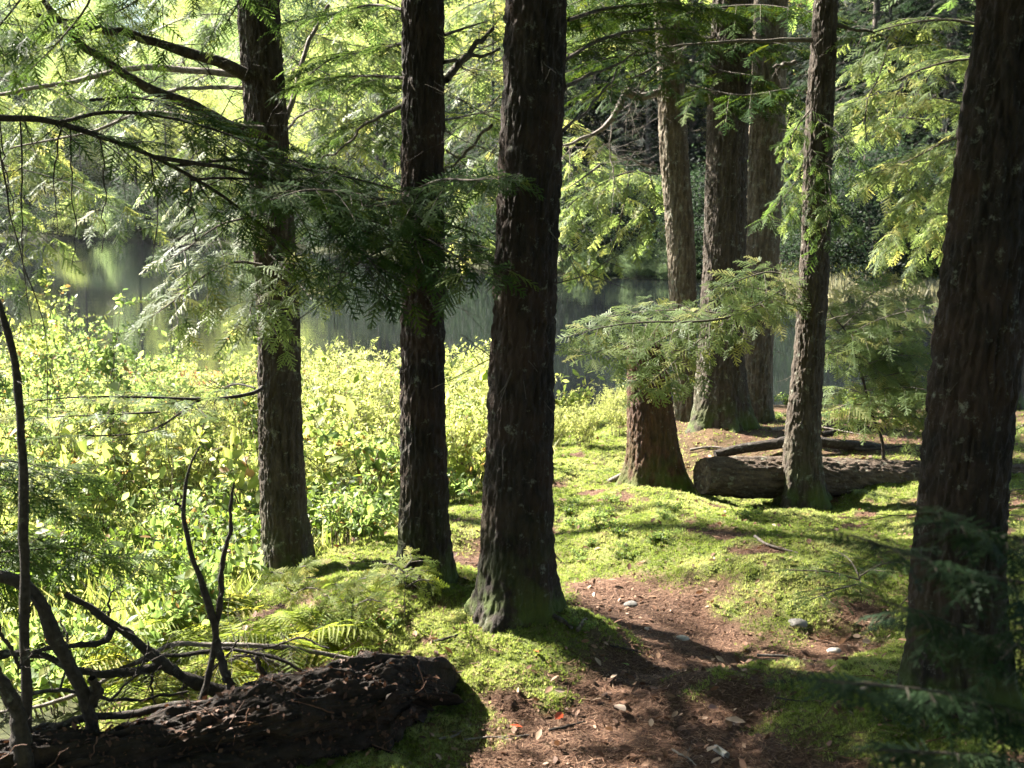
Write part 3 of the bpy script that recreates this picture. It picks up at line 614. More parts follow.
# centre and right: dark top foliage
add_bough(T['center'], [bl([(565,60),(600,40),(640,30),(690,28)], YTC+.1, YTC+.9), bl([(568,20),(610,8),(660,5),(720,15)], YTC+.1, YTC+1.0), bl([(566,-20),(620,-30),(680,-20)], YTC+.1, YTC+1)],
          [.008, .008, .008], None, M['needle_shaded'], side=.40, spray=.14, gap=.06, t0=.1, droop=.22)
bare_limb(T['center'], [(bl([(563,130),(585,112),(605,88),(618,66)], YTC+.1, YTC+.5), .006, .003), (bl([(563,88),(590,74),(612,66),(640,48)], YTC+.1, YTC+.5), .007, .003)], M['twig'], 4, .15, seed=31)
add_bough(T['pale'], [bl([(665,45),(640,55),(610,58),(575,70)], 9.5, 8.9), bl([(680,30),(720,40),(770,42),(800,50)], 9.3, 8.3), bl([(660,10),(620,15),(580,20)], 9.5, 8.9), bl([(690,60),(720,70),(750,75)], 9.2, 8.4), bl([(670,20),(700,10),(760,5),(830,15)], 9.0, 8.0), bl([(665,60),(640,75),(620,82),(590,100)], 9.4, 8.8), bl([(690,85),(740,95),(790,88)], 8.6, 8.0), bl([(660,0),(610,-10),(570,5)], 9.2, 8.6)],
          [.013, .012, .012, .010, .01, .01, .008, .01], None, M['needle_shaded'], side=.60, spray=.18, tpl=MID, gap=.09, t0=.05, droop=.28)
bare_limb(T['pale'], [(bl([(660,92),(640,97),(625,92),(622,100),(605,126),(580,140),(556,150)], 9.5, 9.3), .032, .008),
                      (bl([(662,68),(650,80),(632,104),(626,120)], 9.5, 9.4), .010, .004), (bl([(612,112),(611,150),(614,180),(622,192)], 9.4, 9.3), .006, .003), (bl([(655,168),(630,160),(612,150),(600,140)], 9.5, 9.3), .007, .003)], M['pale'], 16, .32, name='dead_limb', seed=41)
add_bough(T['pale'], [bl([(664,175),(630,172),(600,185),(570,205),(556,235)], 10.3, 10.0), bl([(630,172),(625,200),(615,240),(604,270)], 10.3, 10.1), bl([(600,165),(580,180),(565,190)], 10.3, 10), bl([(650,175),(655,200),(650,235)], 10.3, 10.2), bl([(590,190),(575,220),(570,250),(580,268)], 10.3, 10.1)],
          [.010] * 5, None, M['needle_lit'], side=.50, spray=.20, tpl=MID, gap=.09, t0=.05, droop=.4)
# slim tree: the broad lit bough to the left, hanging sprays, top limb
bare_limb(T['slim'], [(bl([(812,40),(775,39),(740,42),(690,45),(665,48)], YSL, YSL-.1), .014, .005), (bl([(830,24),(860,30),(890,38),(905,42)], YSL, YSL-.1), .012, .004),
                      (bl([(870,38),(895,30),(885,60),(872,90),(865,118),(866,135),(874,150)], YSL, YSL-.1), .006, .002), (bl([(795,62),(775,66)], YSL, YSL-.1), .012, .006)], M['twig'], 5, .2, seed=51)
add_bough(T['slim'], [bl([(800,308),(780,303),(759,306),(725,318),(690,322),(650,322),(610,326),(562,338)], YSL, YSL-.5), bl([(740,312),(700,340),(665,370),(640,392)], YSL-.1, YSL-.6),
                      bl([(690,322),(650,345),(610,350),(580,355)], YSL-.1, YSL-.7), bl([(730,315),(690,310),(640,312),(590,320)], YSL, YSL+.1), bl([(795,300),(765,290),(735,288),(715,300)], YSL, YSL-.3)],
          [.011, .006, .005, .005, .006], M['twig'], M['needle_lit'], side=.27, spray=.15, gap=.042, sec_gap=.055, t0=.14, droop=.18, up=np.array([0, -.5, .87]))
add_bough(T['slim'], [bl([(795,278),(770,272),(745,278),(722,288)], YSL, YSL-.4), bl([(794,282),(765,300),(740,315)], YSL, YSL-.5)], [.006, .005], None, M['needle_lit'], side=.24, spray=.12, gap=.055, t0=.1, droop=.15, up=np.array([0, -.5, .87]))
add_bough(T['slim'], [bl([(812,150),(800,175),(778,205),(760,222)], YSL-.1, YSL-.4), bl([(815,165),(830,190),(828,225),(815,255)], YSL-.15, YSL-.3), bl([(818,120),(845,140),(850,175)], YSL-.1, YSL-.3),
                      bl([(812,190),(800,215),(812,245)], YSL-.15, YSL-.3), bl([(822,200),(845,215),(860,240)], YSL-.1, YSL-.3), bl([(810,110),(795,130),(785,160)], YSL-.1, YSL-.2)],
          [.005] * 6, None, M['needle'], side=.16, spray=.12, gap=.05, t0=.02, droop=.5)
bare_limb(T['slim'], [(bl([(796,304),(805,302)], YSL-.02, YSL-.02), .010, .009)], M['twig'], 2, .2, seed=53)
# right side boughs
add_bough(T['offright'], [bl([(1010,60),(960,60),(920,70),(880,90),(850,110)], 7.4, 7.6), bl([(1000,130),(950,140),(910,160),(870,175)], 7.6, 7.9), bl([(1000,30),(950,20),(900,25),(850,40)], 7.2, 7.3)],
          [.010, .010, .010], None, M['needle_lit'], side=.55, spray=.16, tpl=MID, gap=.08, t0=.1, droop=.35, up=np.array([0, -.4, .92]))
add_bough(T['offright2'], [bl([(980,150),(930,150),(895,160),(865,180)], 9.6, 10), bl([(960,215),(925,215),(900,230),(880,250)], 9.8, 10), bl([(990,185),(950,182),(915,192),(895,210)], 9.5, 9.7), bl([(930,120),(890,118),(860,130)], 9.8, 10)],
          [.010] * 4, None, M['needle_lit'], side=.6, spray=.19, tpl=MID, gap=.07, t0=.1, droop=.4)
add_bough(T['offright2'], [bl([(985,110),(920,95),(870,95),(830,110)], 10.5, 11.5), bl([(985,60),(930,45),(880,55),(845,75)], 10.5, 11.2), bl([(800,90),(785,130),(780,180),(790,225)], 11.5, 11.8), bl([(985,90),(960,170),(935,230),(915,270)], 10.4, 10.8)], [.009] * 4, None, M['needle_lit'], side=.55, spray=.19, tpl=MID, gap=.08, t0=.05, droop=.4)
add_bough(T['offright'], [bl([(1030,340),(1005,350),(985,372)], 6.2, 6.3), bl([(1040,420),(1015,430),(995,450)], 6.0, 6.1), bl([(1040,250),(1022,260),(1014,300)], 6.2, 6.2)], [.006] * 3, None, M['needle'], side=.35, spray=.14, gap=.06, t0=.1, droop=.25)

# ------------------------------------------------------------------ young hemlocks
def sapling(base, stem_px, Y, label, layers, tpl=None, mat='needle', side=.22, spray=.13, r=.012, name='hemlock_sapling', group=None, gap=.055, droop=.15, up=UP):
    root = empty(name, base, label, 'sapling', group)
    st = spline(np.vstack([base - [0, 0, .05], PL(stem_px, Y)]), 40); mb = MB(); mb.tube(st, np.linspace(r, r * .3, 40), 7); mb.build('stem', M['dead'], root, base)
    for ly in layers:
        add_bough(root, ly, .004, M['twig'], M[mat], side=side, spray=spray, gap=gap, tpl=tpl, t0=.05, droop=droop, up=up)
    return root
b = G(884, 470)
lay = []
for (x0, y0), (x1, y1), (x2, y2) in [((838,325),(870,300),(915,285)), ((846,340),(880,325),(930,315)), ((858,362),(900,350),(945,345)), ((852,350),(835,345),(828,338)),
        ((864,385),(905,378),(950,380)), ((868,400),(850,395),(838,398)), ((872,412),(912,408),(955,412)), ((876,425),(855,420),(835,424)), ((878,432),(915,432),(950,440)), ((880,445),(905,458),(915,478)),
        ((860,372),(890,362),(925,365)), ((870,405),(895,395),(930,398)), ((878,440),(860,445),(845,440)), ((842,332),(860,315),(880,300)), ((850,345),(880,345),(915,335))]:
    lay.append([PL([(x0, y0 + e), (x1, y1 + 1.5 * e), (x2 - 8 * abs(e / 7), y2 + 2.2 * e)], b[1], b[1] + RNG.uniform(-.5, .5)) for e in (-4, 6)])
sapling(b, [(882,441),(872,414),(859,366),(848,335),(830,313)], b[1], 'bent young hemlock with lit flat layers beside the right trunk', lay[:7] + lay[10:12] + lay[13:], side=.24, spray=.15, gap=.05, mat='needle_lit', up=np.array([0, -.5, .87]))
b = G(985, 560)
sapling(b, [(985,540),(990,500),(1000,470)], b[1], 'small hemlock seedling behind the foot of the right trunk', [[PL([(988,520),(1010,515),(1040,520)], b[1], b[1]-.2)], [PL([(992,500),(1015,490),(1040,490)], b[1])], [PL([(990,505),(965,500),(945,510)], b[1], b[1]+.2)], [PL([(986,540),(1010,548),(1040,560)], b[1], b[1]-.3)]], side=.2)
b = G(862, 600)
sapling(b, [(860,585),(858,572)], b[1], 'low hemlock seedling lying over the moss right of the path', [[PL([(860,580),(830,572),(790,570)], b[1], b[1]-.15)], [PL([(860,576),(880,565),(905,560)], b[1])], [PL([(858,584),(835,590),(810,600)], b[1], b[1]-.3)], [PL([(860,578),(850,560),(835,550)], b[1], b[1]+.3)]], side=.16, spray=.09, r=.005)
b = np.array([1.50, 2.05, float(ground(1.5, 2.05))])
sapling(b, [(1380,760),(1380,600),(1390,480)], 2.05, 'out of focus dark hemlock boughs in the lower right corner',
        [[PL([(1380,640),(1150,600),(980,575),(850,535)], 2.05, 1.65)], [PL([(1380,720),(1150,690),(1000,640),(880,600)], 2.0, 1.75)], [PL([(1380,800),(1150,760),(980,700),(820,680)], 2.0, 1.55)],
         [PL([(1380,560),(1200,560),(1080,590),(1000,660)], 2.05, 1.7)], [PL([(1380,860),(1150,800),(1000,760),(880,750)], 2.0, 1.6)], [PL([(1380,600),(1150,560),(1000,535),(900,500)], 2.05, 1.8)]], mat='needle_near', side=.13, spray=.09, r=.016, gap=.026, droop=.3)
b = np.array([-2.35, 3.7, float(ground(-2.35, 3.7))])
sapling(b, [(-300,600),(-305,480),(-300,360)], 3.7, 'young hemlock at the left edge with silvery drooping boughs',
        [[PL([(-300,470),(-60,470),(30,490),(95,528)], 3.7, 4.6)], [PL([(-300,440),(-60,455),(40,465),(90,475)], 3.7, 4.7)], [PL([(-300,520),(-60,520),(0,545),(40,560)], 3.7, 4.4)],
         [PL([(-300,560),(-100,560),(60,548),(100,556),(170,560)], 3.7, 4.7)]], side=.28, spray=.13, r=.02, droop=.25, gap=.036, up=np.array([0, -.4, .92]))
# two tiny yellow-green seedlings by the left trunks
for px, py, lab in [(292, 600, 'yellow green hemlock seedling right of the left trunk foot'), (352, 612, 'yellow hemlock seedling on the mossy bank left of the slender trunk'), (405, 592, 'feathery seedling against the foot of the slender trunk')]:
    b = G(px, py + 18); s_ = b[1]
    sapling(b, [(px, py), (px + 3, py - 22)], s_ - (.25 if px > 400 else 0), lab, [[PL([(px, py - 4 - 5 * k), (px + dx * .5, py - 12 - 5 * k), (px + dx, py - 10 - 6 * k)], s_ - (.25 if px > 400 else 0), s_ - dz)] for k, (dx, dz) in enumerate([(30, .2), (-28, .15), (24, -.1), (-22, .2), (14, .2)])], side=.075, spray=.065, r=.003, gap=.022, mat='fern', up=np.array([0, -.5, .87]))

# ------------------------------------------------------------------ broken stump
YST = gy_at(655, 492)
b = P(655, 494, YST)
root = empty('broken_stump', b, 'reddish broken trunk standing under the lit hemlock bough', 'stump')
pts, rr = px_line([(655,500,66),(655,480,58),(653,450,50),(650,400,44),(648,365,40),(646,338,36)], YST)
low = pts[0] - [0, 0, .25]
V, F, m = bark_tube(np.vstack([low, pts]), np.r_[rr[0], rr], .009, 140, .010, 5.5, .42, .13, float(b[2]), rag=.16, cap=True, lobes=5)
mb = MB(); mb.add(V, F, 0, m); mb.build('trunk', M['bark_red'], root, b)
# ------------------------------------------------------------------ fallen logs
def log_obj(name, lst, Y0, Y1, mat, label, cat, seed, sides=120, amp=.010, step=.009, cap=True, rag=0., drop=0., stubs=(), **kw):
    pts, r = px_line(lst, Y0, Y1); pts[:, 2] -= drop; o_ = pts.mean(0)
    root = empty(name, o_, label, cat)
    V, F, m = bark_tube(pts, r, step, sides, amp, seed, cap=cap, rag=rag, **kw); mb = MB(); mb.add(V, F, 0, m * 0); mb.build('log', mat, root, o_)
    for s_ in stubs:
        q = px_line(s_[0], s_[1])
        mb = MB(); mb.tube(wob(spline(q[0], 14), .006, seed), np.interp(np.linspace(0, 1, 14), np.linspace(0, 1, len(q[1])), q[1]), 7); mb.build('stub', M['dead'], root, o_)
    return root
log_obj('fallen_log', [(702,476,36),(735,477,42),(800,478,44),(860,480,42),(930,482,42),(1060,486,40)], 7.35, 7.75, M['log'], 'thick fallen log lying behind the thin leaning trunk', 'log', 3.3, stubs=[([(898,512,6),(905,500,5),(920,492,4)], 7.3)])
log_obj('fallen_log', [(715,455,9),(740,449,10),(775,444,11),(800,440,11),(838,444,10),(870,447,9),(900,452,8)], 8.15, 8.35, M['dead'], 'thin dark fallen pole resting behind the thick log', 'log', 8.8, sides=50, amp=.004, step=.012)
log_obj('fallen_log', [(560,507,6),(590,492,7),(625,474,6)], 7.6, 7.75, M['pale'], 'pale straight fallen stick leaning towards the red stump', 'stick', 2.1, sides=24, amp=.002, step=.02)
# rotten log at lower left with its dead branches
YR = 3.9
rl = log_obj('rotten_log', [(-120,836,110),(20,786,88),(110,770,84),(190,752,88),(260,732,92),(330,717,94),(380,705,98),(415,703,80),(438,710,52)], 3.25, 4.0, M['rot'], 'dark rotten log with a crumbling end in the lower left corner', 'log', 6.1, sides=260, amp=.010, step=.005, rag=.42, lump=.036)
lv = rl.children[0].data; nv = len(lv.vertices); co = np.empty(nv * 3, np.float32); lv.vertices.foreach_get('co', co); no = np.empty(nv * 3, np.float32); lv.vertices.foreach_get('normal', no); co = co.reshape(-1, 3); no = no.reshape(-1, 3)
k = RNG.choice(np.where(no[:, 2] > .15)[0], 2600); mb = MB(); d = RNG.normal(0, 1, (len(k), 3)); d -= no[k] * (d * no[k]).sum(1)[:, None]
mb.stamp(RHOMB, frames(d, no[k] + RNG.normal(0, .35, (len(k), 3))) * (.006 + .022 * RNG.random(len(k)) ** 2)[:, None, None], co[k] + no[k] * .003, 0, RNG.random(len(k)) * .35)
for q in RNG.choice(np.where(no[:, 2] > .0)[0], 70):
    t_ = RNG.normal(0, 1, 3); t_ -= no[q] * (t_ @ no[q]) * .7; t_ /= np.linalg.norm(t_); mb.tube(wob(co[q] + t_ * np.linspace(-.03, RNG.uniform(.05, .16), 8)[:, None] + no[q] * np.linspace(0, .03, 8)[:, None], .012, int(q)), np.linspace(.0022, .0008, 8), 4, 0, RNG.random() * .5)
tag(mb.build('crumbs', M['litter'], rl), kind='stuff')
def dead_branch(label, axes, Y0, Y1=None, mat='dead', twigs=6, tl=.12, seed=1, name='dead_branch', cat='branch'):
    pts0, r0 = px_line(axes[0], Y0, Y1); o_ = pts0[0]; root = empty(name, o_, label, cat); mb = MB()
    for i, a in enumerate(axes):
        p, r = px_line(a, Y0, Y1); n = 34; c = wob(wob(spline(p, n), .012, seed + i * 3.3), .006, seed + i * 5.1, 9); r = r * .85; u = np.linspace(0, 1, n)
        rr = np.interp(u, np.linspace(0, 1, len(r)), r) * (1 + .55 * (fbm(u * 20, seed + i, 0, 3) - .5))
        mb.tube(c, rr, 9)
        if twigs: dead_twigs(mb, c, twigs + 4, tl, int(seed * 17 + i), r=.0018, down=.0)
        if i == 0: main = mb; mb.build('stem', M[mat], root, o_); mb = MB()
        else: mb.build('fork', M[mat], root, o_); mb = MB()
    return root
dead_branch('upright dead stem forking into two dark prongs on the rotten log', [[(196,735,9),(203,695,9),(214,650,9),(215,628,9),(205,597,8),(191,549,7),(184,508,6),(188,470,4),(198,445,2)],
             [(215,630,8),(219,607,7),(224,552,6),(232,515,5),(232,483,3)], [(216,640,9),(224,670,10),(238,702,11)], [(184,508,3),(178,504,3),(173,500,2)]], 3.75, 3.72, twigs=2, tl=.06, seed=3)
dead_branch('thick broken dead branch slanting up left from the rotten log', [[(245,698,20),(205,686,17),(157,658,14),(130,636,12),(113,624,11),(92,608,9),(68,592,7)], [(113,626,10),(106,640,8),(89,645,6),(45,648,5),(-10,660,5)],
             [(165,664,12),(140,671,10),(116,674,9),(75,669,9),(38,655,8),(-20,654,7)], [(113,624,4),(108,610,3),(113,590,2)]], 3.95, 3.8, twigs=7, tl=.14, seed=5)
dead_branch('curved dark dead branch arching down from the left edge', [[(-60,570,12),(0,577,13),(34,597,15),(58,645,17),(75,679,18),(89,713,18),(98,748,16)], [(92,678,10),(97,690,14),(94,704,10)]], 3.45, 3.5, twigs=3, tl=.12, seed=7)
dead_branch('dark dead sapling stem standing at the left edge', [[(28,790,13),(27,740,12),(25,640,12),(24,520,12),(20,420,11),(16,370,11),(6,325,10),(-8,285,8)]], 3.4, 3.4, twigs=7, tl=.16, seed=9)
dead_branch('long thin pale branch lying level above the rotten log', [[(356,660,5),(287,648,6),(222,645,6),(171,646,6),(147,657,6),(116,672,5),(85,690,5),(40,705,4),(-30,720,4)], [(350,690,4),(300,672,5),(262,658,4),(232,655,3)]], 4.15, 4.0, mat='pale', twigs=8, tl=.14, seed=11)
dead_branch('brown fallen bough curving low along the left corner', [[(214,703,8),(171,706,9),(120,716,9),(80,720,9),(40,736,9),(-10,752,8)], [(68,730,12),(45,728,12),(20,744,11),(-20,780,10)], [(92,744,14),(60,732,12),(30,735,10)]], 3.6, 3.5, twigs=8, tl=.13, seed=13)
dead_branch('short dark broken stub standing on the rotten log', [[(267,694,8),(263,675,7),(256,657,5)]], 3.95, twigs=2, tl=.05, seed=15)
dead_branch('leaning grey root arm in the lower left corner', [[(-30,640,16),(5,690,18),(20,730,22),(30,780,26)], [(-20,600,4),(8,640,5),(20,670,5)]], 3.3, twigs=4, tl=.1, seed=17)
dead_branch('crooked fallen limb lying behind the foot of the left trunk', [[(262,642,9),(280,628,10),(300,610,10),(326,598,10),(345,578,9),(352,574,8)], [(300,611,6),(322,604,6),(345,602,5),(372,596,4)], [(350,574,6),(356,588,5),(362,600,4)]], 5.35, 5.55, mat='pale', twigs=5, tl=.12, seed=19)
dead_branch('bent grey twig lying left of the left trunk foot', [[(200,612,4),(232,588,5),(268,575,4)]], 5.9, mat='pale', twigs=4, tl=.1, seed=20)

dead_branch('tangle of thin brown dead twigs above the middle of the rotten log', [[(120,668,4),(170,655,5),(235,650,5),(300,668,4),(352,690,3)], [(180,690,3),(215,668,3),(240,640,2)], [(230,660,3),(290,640,3),(330,650,2)], [(160,660,3),(150,690,3),(165,720,2)], [(250,655,3),(270,680,3),(310,690,2)]], 4.05, 3.95, twigs=9, tl=.16, seed=31)
dead_branch('thin dead twigs crossing low in the left corner', [[(10,700,4),(60,690,5),(120,700,4),(190,690,3)], [(60,690,3),(70,650,3),(60,620,2)], [(110,700,3),(140,670,3),(150,640,2)]], 3.7, 3.8, twigs=8, tl=.15, seed=37)

def on_ground(lst):
    out = []
    for (px, py, wd) in lst:
        g = G(px, py); out.append((g + [0, 0, .006 + wd * .5 * depth(g) / FOC * .6], wd * .5 * depth(g) / FOC))
    return np.array([o[0] for o in out]), np.array([o[1] for o in out])
def stick(label, lst, mat='pale', name='stick', seed=1, tw=2, cat='stick'):
    p, r = on_ground(lst); mb = MB(); c = wob(spline(p, 24), .004, seed); u = np.linspace(0, 1, 24)
    mb.tube(c, .75 * np.interp(u, np.linspace(0, 1, len(r)), r) * (1 + .6 * (fbm(u * 22, seed, 0, 3) - .5)) * (1 - .5 * u), 8)
    if tw: dead_twigs(mb, c, tw, .07, seed, r=.0015, down=-.2)
    o = mb.build(name, M[mat], None, c[0]); o.location = tuple(c[0]); tag(o, label, cat)
stick('pale curved stick on the sunlit moss behind the path', [(755,539,5),(765,546,5),(782,551,4),(798,555,3)], seed=2)
stick('short brown stick lying on the lower path', [(549,733,4),(566,730,5),(585,725,4)], 'dead', seed=4)
stick('pale forked twig beside the crumbling end of the rotten log', [(438,742,4),(455,738,4),(472,727,4)], seed=5)
stick('slender twig crossing the litter below the central moss cushion', [(464,742,3),(500,739,3),(530,737,2)], seed=6)
stick('thin twig across the sunlit moss left of the central trunk', [(433,676,2),(460,675,2),(495,673,2)], 'dead', seed=7)
stick('broken pale root piece leaning right of the central trunk foot', [(577,634,6),(584,625,8),(592,617,9)], seed=8, tw=0)
stick('brown stick lying across the path bend', [(610,648,3),(628,652,4),(645,656,3)], 'dead', seed=9)
stick('dark stick on the moss left of the central trunk foot', [(432,645,4),(448,641,5),(458,637,4)], 'dead', seed=12, tw=0)
stick('grey root crossing the path below the right moss bank', [(757,658,4),(780,659,5),(810,663,3)], seed=13, tw=1)
stick('thin fallen twig in the shade of the lower right moss', [(775,700,3),(800,704,2),(822,703,2)], 'dead', seed=14)
stick('loose bark strip at the root of the central trunk', [(521,623,7),(540,618,10),(560,624,11),(573,633,9)], 'dead', name='bark_strip', seed=15, tw=0, cat='bark')
stick('pale twig at the bottom edge of the path', [(672,752,3),(685,760,4),(697,768,3)], seed=16)

# stones, leaves and bark chips one can pick out
def stone(label, px, py, s, col):
    g = G(px, py); k = 14; th = np.linspace(0, np.pi, k)[:, None]; ph = np.linspace(0, 2 * np.pi, 20, endpoint=False)[None]
    d = np.stack([np.sin(th) * np.cos(ph), np.sin(th) * np.sin(ph), np.cos(th) + 0 * ph], -1)
    r = 1 + .5 * (fbm(d[..., 0] * 1.4 + px, d[..., 1] * 1.4, d[..., 2] * 1.4, 3) - .5)
    mb = MB(); mb.add((d * r[..., None] * s * [1, .8, .5]).reshape(-1, 3), grid_faces(k, 20))
    o = mb.build('stone', M[col]); o.location = tuple(g + [0, 0, s * .02]); tag(o, label, 'stone')
def stone_mat(name, a, b_):
    m, nt, pb, out = new_mat(name); nt.links.new(ramp(nt, noise(nt, 40, 5), [(.35, a), (.65, b_)]), pb.inputs['Base Color']); pb.inputs['Roughness'].default_value = .85; return m
M['stone_pale'] = stone_mat('pale_stone', (.22, .20, .175), (.42, .39, .35)); M['stone_grey'] = stone_mat('grey_stone', (.09, .082, .075), (.20, .185, .165))
stone('small white stone in a sun patch on the path', 682, 639, .026, 'stone_pale'); stone('grey stone at the shaded bend of the path', 631, 605, .030, 'stone_grey')
stone('grey pebble right of the central trunk foot', 574, 613, .024, 'stone_grey'); stone('flat pale stone on the lit edge of the right moss bank', 797, 624, .040, 'stone_grey')
stone('whitish stone on the path spur below the right moss bank', 834, 651, .026, 'stone_pale'); stone('pale pebble beside the broken root piece', 648, 629, .016, 'stone_pale')
LEAFT = (np.array([[0,0,0],[.22,.17,.04],[.55,.26,.05],[.85,.13,.01],[1,0,-.05],[.85,-.13,.01],[.55,-.26,.05],[.22,-.17,.04],[.3,0,0],[.65,0,-.01]], np.float32),
         np.array([[0,8,1],[1,8,2],[8,9,2],[2,9,3],[9,4,3],[0,7,8],[7,6,8],[8,6,9],[6,5,9],[9,5,4]], np.int32))
def flat_mat(name, a, b_, tr=.2):
    return leaf_mat(name, [(0, a), (1, b_)], tr, .6, .3, tmul=(1.3, 1.1, .8))
M['fl_red'] = flat_mat('red_fallen_leaf', (.42, .05, .015), (.5, .09, .03)); M['fl_tan'] = flat_mat('tan_fallen_leaf', (.30, .21, .15), (.42, .32, .25)); M['fl_brown'] = flat_mat('brown_fallen_leaf', (.16, .08, .05), (.25, .13, .08))
M['fl_green'] = flat_mat('green_fallen_leaf', (.15, .25, .03), (.2, .3, .04), .4)
def fallen_leaf(label, px, py, size, mat, seed, name='fallen_leaf', tilt=.35):
    g = G(px, py); rg = np.random.default_rng(seed); az = rg.uniform(0, 6.28); d = np.array([[math.cos(az), math.sin(az), rg.uniform(-.1, .3)]]); n = np.array([[rg.normal(0, tilt), rg.normal(-.2, tilt), 1.]])
    mb = MB(); R = frames(d, n) * size; mb.stamp(LEAFT, R, -R[:, :, 0] * .5, 0, np.array([rg.random()])); o = mb.build(name, M[mat]); o.location = tuple(g + [0, 0, .022 + size * .1]); tag(o, label, 'leaf')
for i, a in enumerate([('bright red fallen leaf on the central moss cushion', 536, 658, .035, 'fl_red'), ('red leaf on the litter below the moss cushion', 516, 734, .045, 'fl_red'), ('dull red leaf beside the short brown stick', 559, 724, .05, 'fl_red'),
        ('pale curled leaf on the path left of its middle', 620, 716, .07, 'fl_tan'), ('tan leaf on the shaded moss before the right trunk', 864, 697, .05, 'fl_tan'), ('brown leaf in the shade of the lower path', 713, 716, .06, 'fl_brown'),
        ('grey tan leaf on the dark lower path', 735, 729, .065, 'fl_tan'), ('large tan leaf near the bottom edge of the path', 712, 757, .06, 'fl_tan'), ('green fallen leaf on the path by the moss cushion', 625, 671, .04, 'fl_green'),
        ('small pale leaf on the litter near the bottom left of the path', 560, 698, .04, 'fl_tan'), ('orange brown leaf at the upper bend of the path', 612, 586, .05, 'fl_brown'), ('tan leaf under the low hemlock seedling', 842, 691, .05, 'fl_tan'),
        ('whitish leaf below the twig tip at the path bend', 614, 683, .035, 'fl_tan'), ('brown curled leaf beside the whitish stone', 866, 648, .045, 'fl_tan')]):
    fallen_leaf(*a, 100 + i)
g = G(721, 758); mb = MB(); th = np.linspace(-2.8, 2.8, 14); LL = np.linspace(-.5, .5, 6)
v = np.array([[l * .06, .010 * math.sin(t), .010 * math.cos(t)] for l in LL for t in th]); mb.add(v, grid_faces(6, 14, False))
o = mb.build('birch_bark_curl', M['stone_pale']); o.location = tuple(g + [0, 0, .02]); o.rotation_euler = (0, 0, 2.0); tag(o, 'white curl of birch bark at the bottom edge of the path', 'bark')

# ------------------------------------------------------------------ moss, litter (nobody could count them)
def tuft_tpl(seed, n=6, wd=.22):
    r = np.random.default_rng(seed); V, F = [], []
    for i in range(n):
        az = r.uniform(0, 6.28); t = r.uniform(.2, .9); d = np.array([math.cos(az) * t, math.sin(az) * t, 1 - t * .45]); s = np.array([-math.sin(az), math.cos(az), 0]) * wd * .5; b_ = len(V)
        V += [-s, s, d * r.uniform(.6, 1.1)]; F.append([b_, b_ + 1, b_ + 2])
    return np.array(V, np.float32), np.array(F, np.int32)
TUFT = [tuft_tpl(i) for i in range(3)]
def scatter(n, y0, y1, x0f, x1f, p=1.6):
    y = y0 * (y1 / y0) ** RNG.random(n); x = (x0f + (x1f - x0f) * RNG.random(n)) * y; return x, y
def surf(x, y):
    return ground(x, y) + (fbm(x * 16, y * 16, 5.5, 3) - .42) * .05 * moss_mask(x, y) * (1 - np.clip(sst(.3, 1.3, np.interp(y, XB[:, 0], XB[:, 1]) - x) + sst(10, 14, y), 0, 1)) + (fbm(x * 40, y * 40, .5, 2) - .5) * .012
def rotz(n, s, tilt=.25):
    az = RNG.random(n) * 6.28; d = np.stack([np.cos(az), np.sin(az), RNG.normal(0, tilt, n)], -1)
    nr = np.array([0, 0, 1.]) + RNG.normal(0, tilt, (n, 3)); return frames(d, nr) * s[:, None, None]
mb = MB(); x, y = scatter(330000, 3.45, 10.5, -.36, .42)
k = (RNG.random(len(x)) < moss_mask(x, y) * .95) & (np.interp(y, XB[:, 0], XB[:, 1]) - x < .9); x, y = x[k], y[k]
pn = np.clip(-.1 + 1.15 * fbm(x * 5, y * 5, 3, 3) + RNG.normal(0, .12, len(x)), 0, 1)
s_ = (.009 + .010 * RNG.random(len(x))) * (.75 + .08 * y); zz = surf(x, y) - .003
kk = RNG.integers(0, 3, len(x)); Rr = rotz(len(x), s_)
for j in range(3):
    q = kk == j; mb.stamp(TUFT[j], Rr[q], np.stack([x, y, zz], -1)[q], 0, pn[q])
tag(mb.build('moss', M['moss']), 'bright green moss cushions over the forest floor', 'moss', None, 'stuff')
NDL = (np.array([[0,-.04,0],[0,.04,0],[1,.03,.02],[1,-.03,.02]], np.float32), np.array([[0,1,2],[0,2,3]], np.int32))
mb = MB(); x, y = scatter(110000, 3.4, 9.5, -.36, .42); mm = moss_mask(x, y)
k = (RNG.random(len(x)) < 1.05 - .80 * mm) & (np.interp(y, XB[:, 0], XB[:, 1]) - x < .9); x, y = x[k], y[k]; n = len(x)
mb.stamp(NDL, rotz(n, .012 + .022 * RNG.random(n), .12), np.stack([x, y, surf(x, y) + .004], -1), 0, RNG.random(n) * .9)
x, y = scatter(8200, 3.4, 10, -.36, .42); mm = moss_mask(x, y); k = (RNG.random(len(x)) < 1.0 - .72 * mm) & (np.interp(y, XB[:, 0], XB[:, 1]) - x < .9); x, y = x[k], y[k]; n = len(x)
mb.stamp(LEAFT, rotz(n, .014 + .030 * RNG.random(n) ** 2, .45), np.stack([x, y, surf(x, y) + .008], -1), 0, RNG.random(n))
for i in range(300):
    q = RNG.integers(0, n); p = np.array([x[q], y[q], 0]); az = RNG.random() * 6.28; l = RNG.uniform(.03, .12); u = np.linspace(-.5, .5, 6)
    c = p + np.stack([np.cos(az) * u * l, np.sin(az) * u * l, 0 * u], -1); c[:, :2] += RNG.normal(0, .004, (6, 2)); c[:, 2] = surf(c[:, 0], c[:, 1]) + .008
    mb.tube(c, RNG.uniform(.0008, .0022), 4, 0, RNG.random() * .8)
tag(mb.build('leaf_litter', M['litter']), 'brown needles, bits of bark and small dry leaves on the path', 'litter', None, 'stuff')

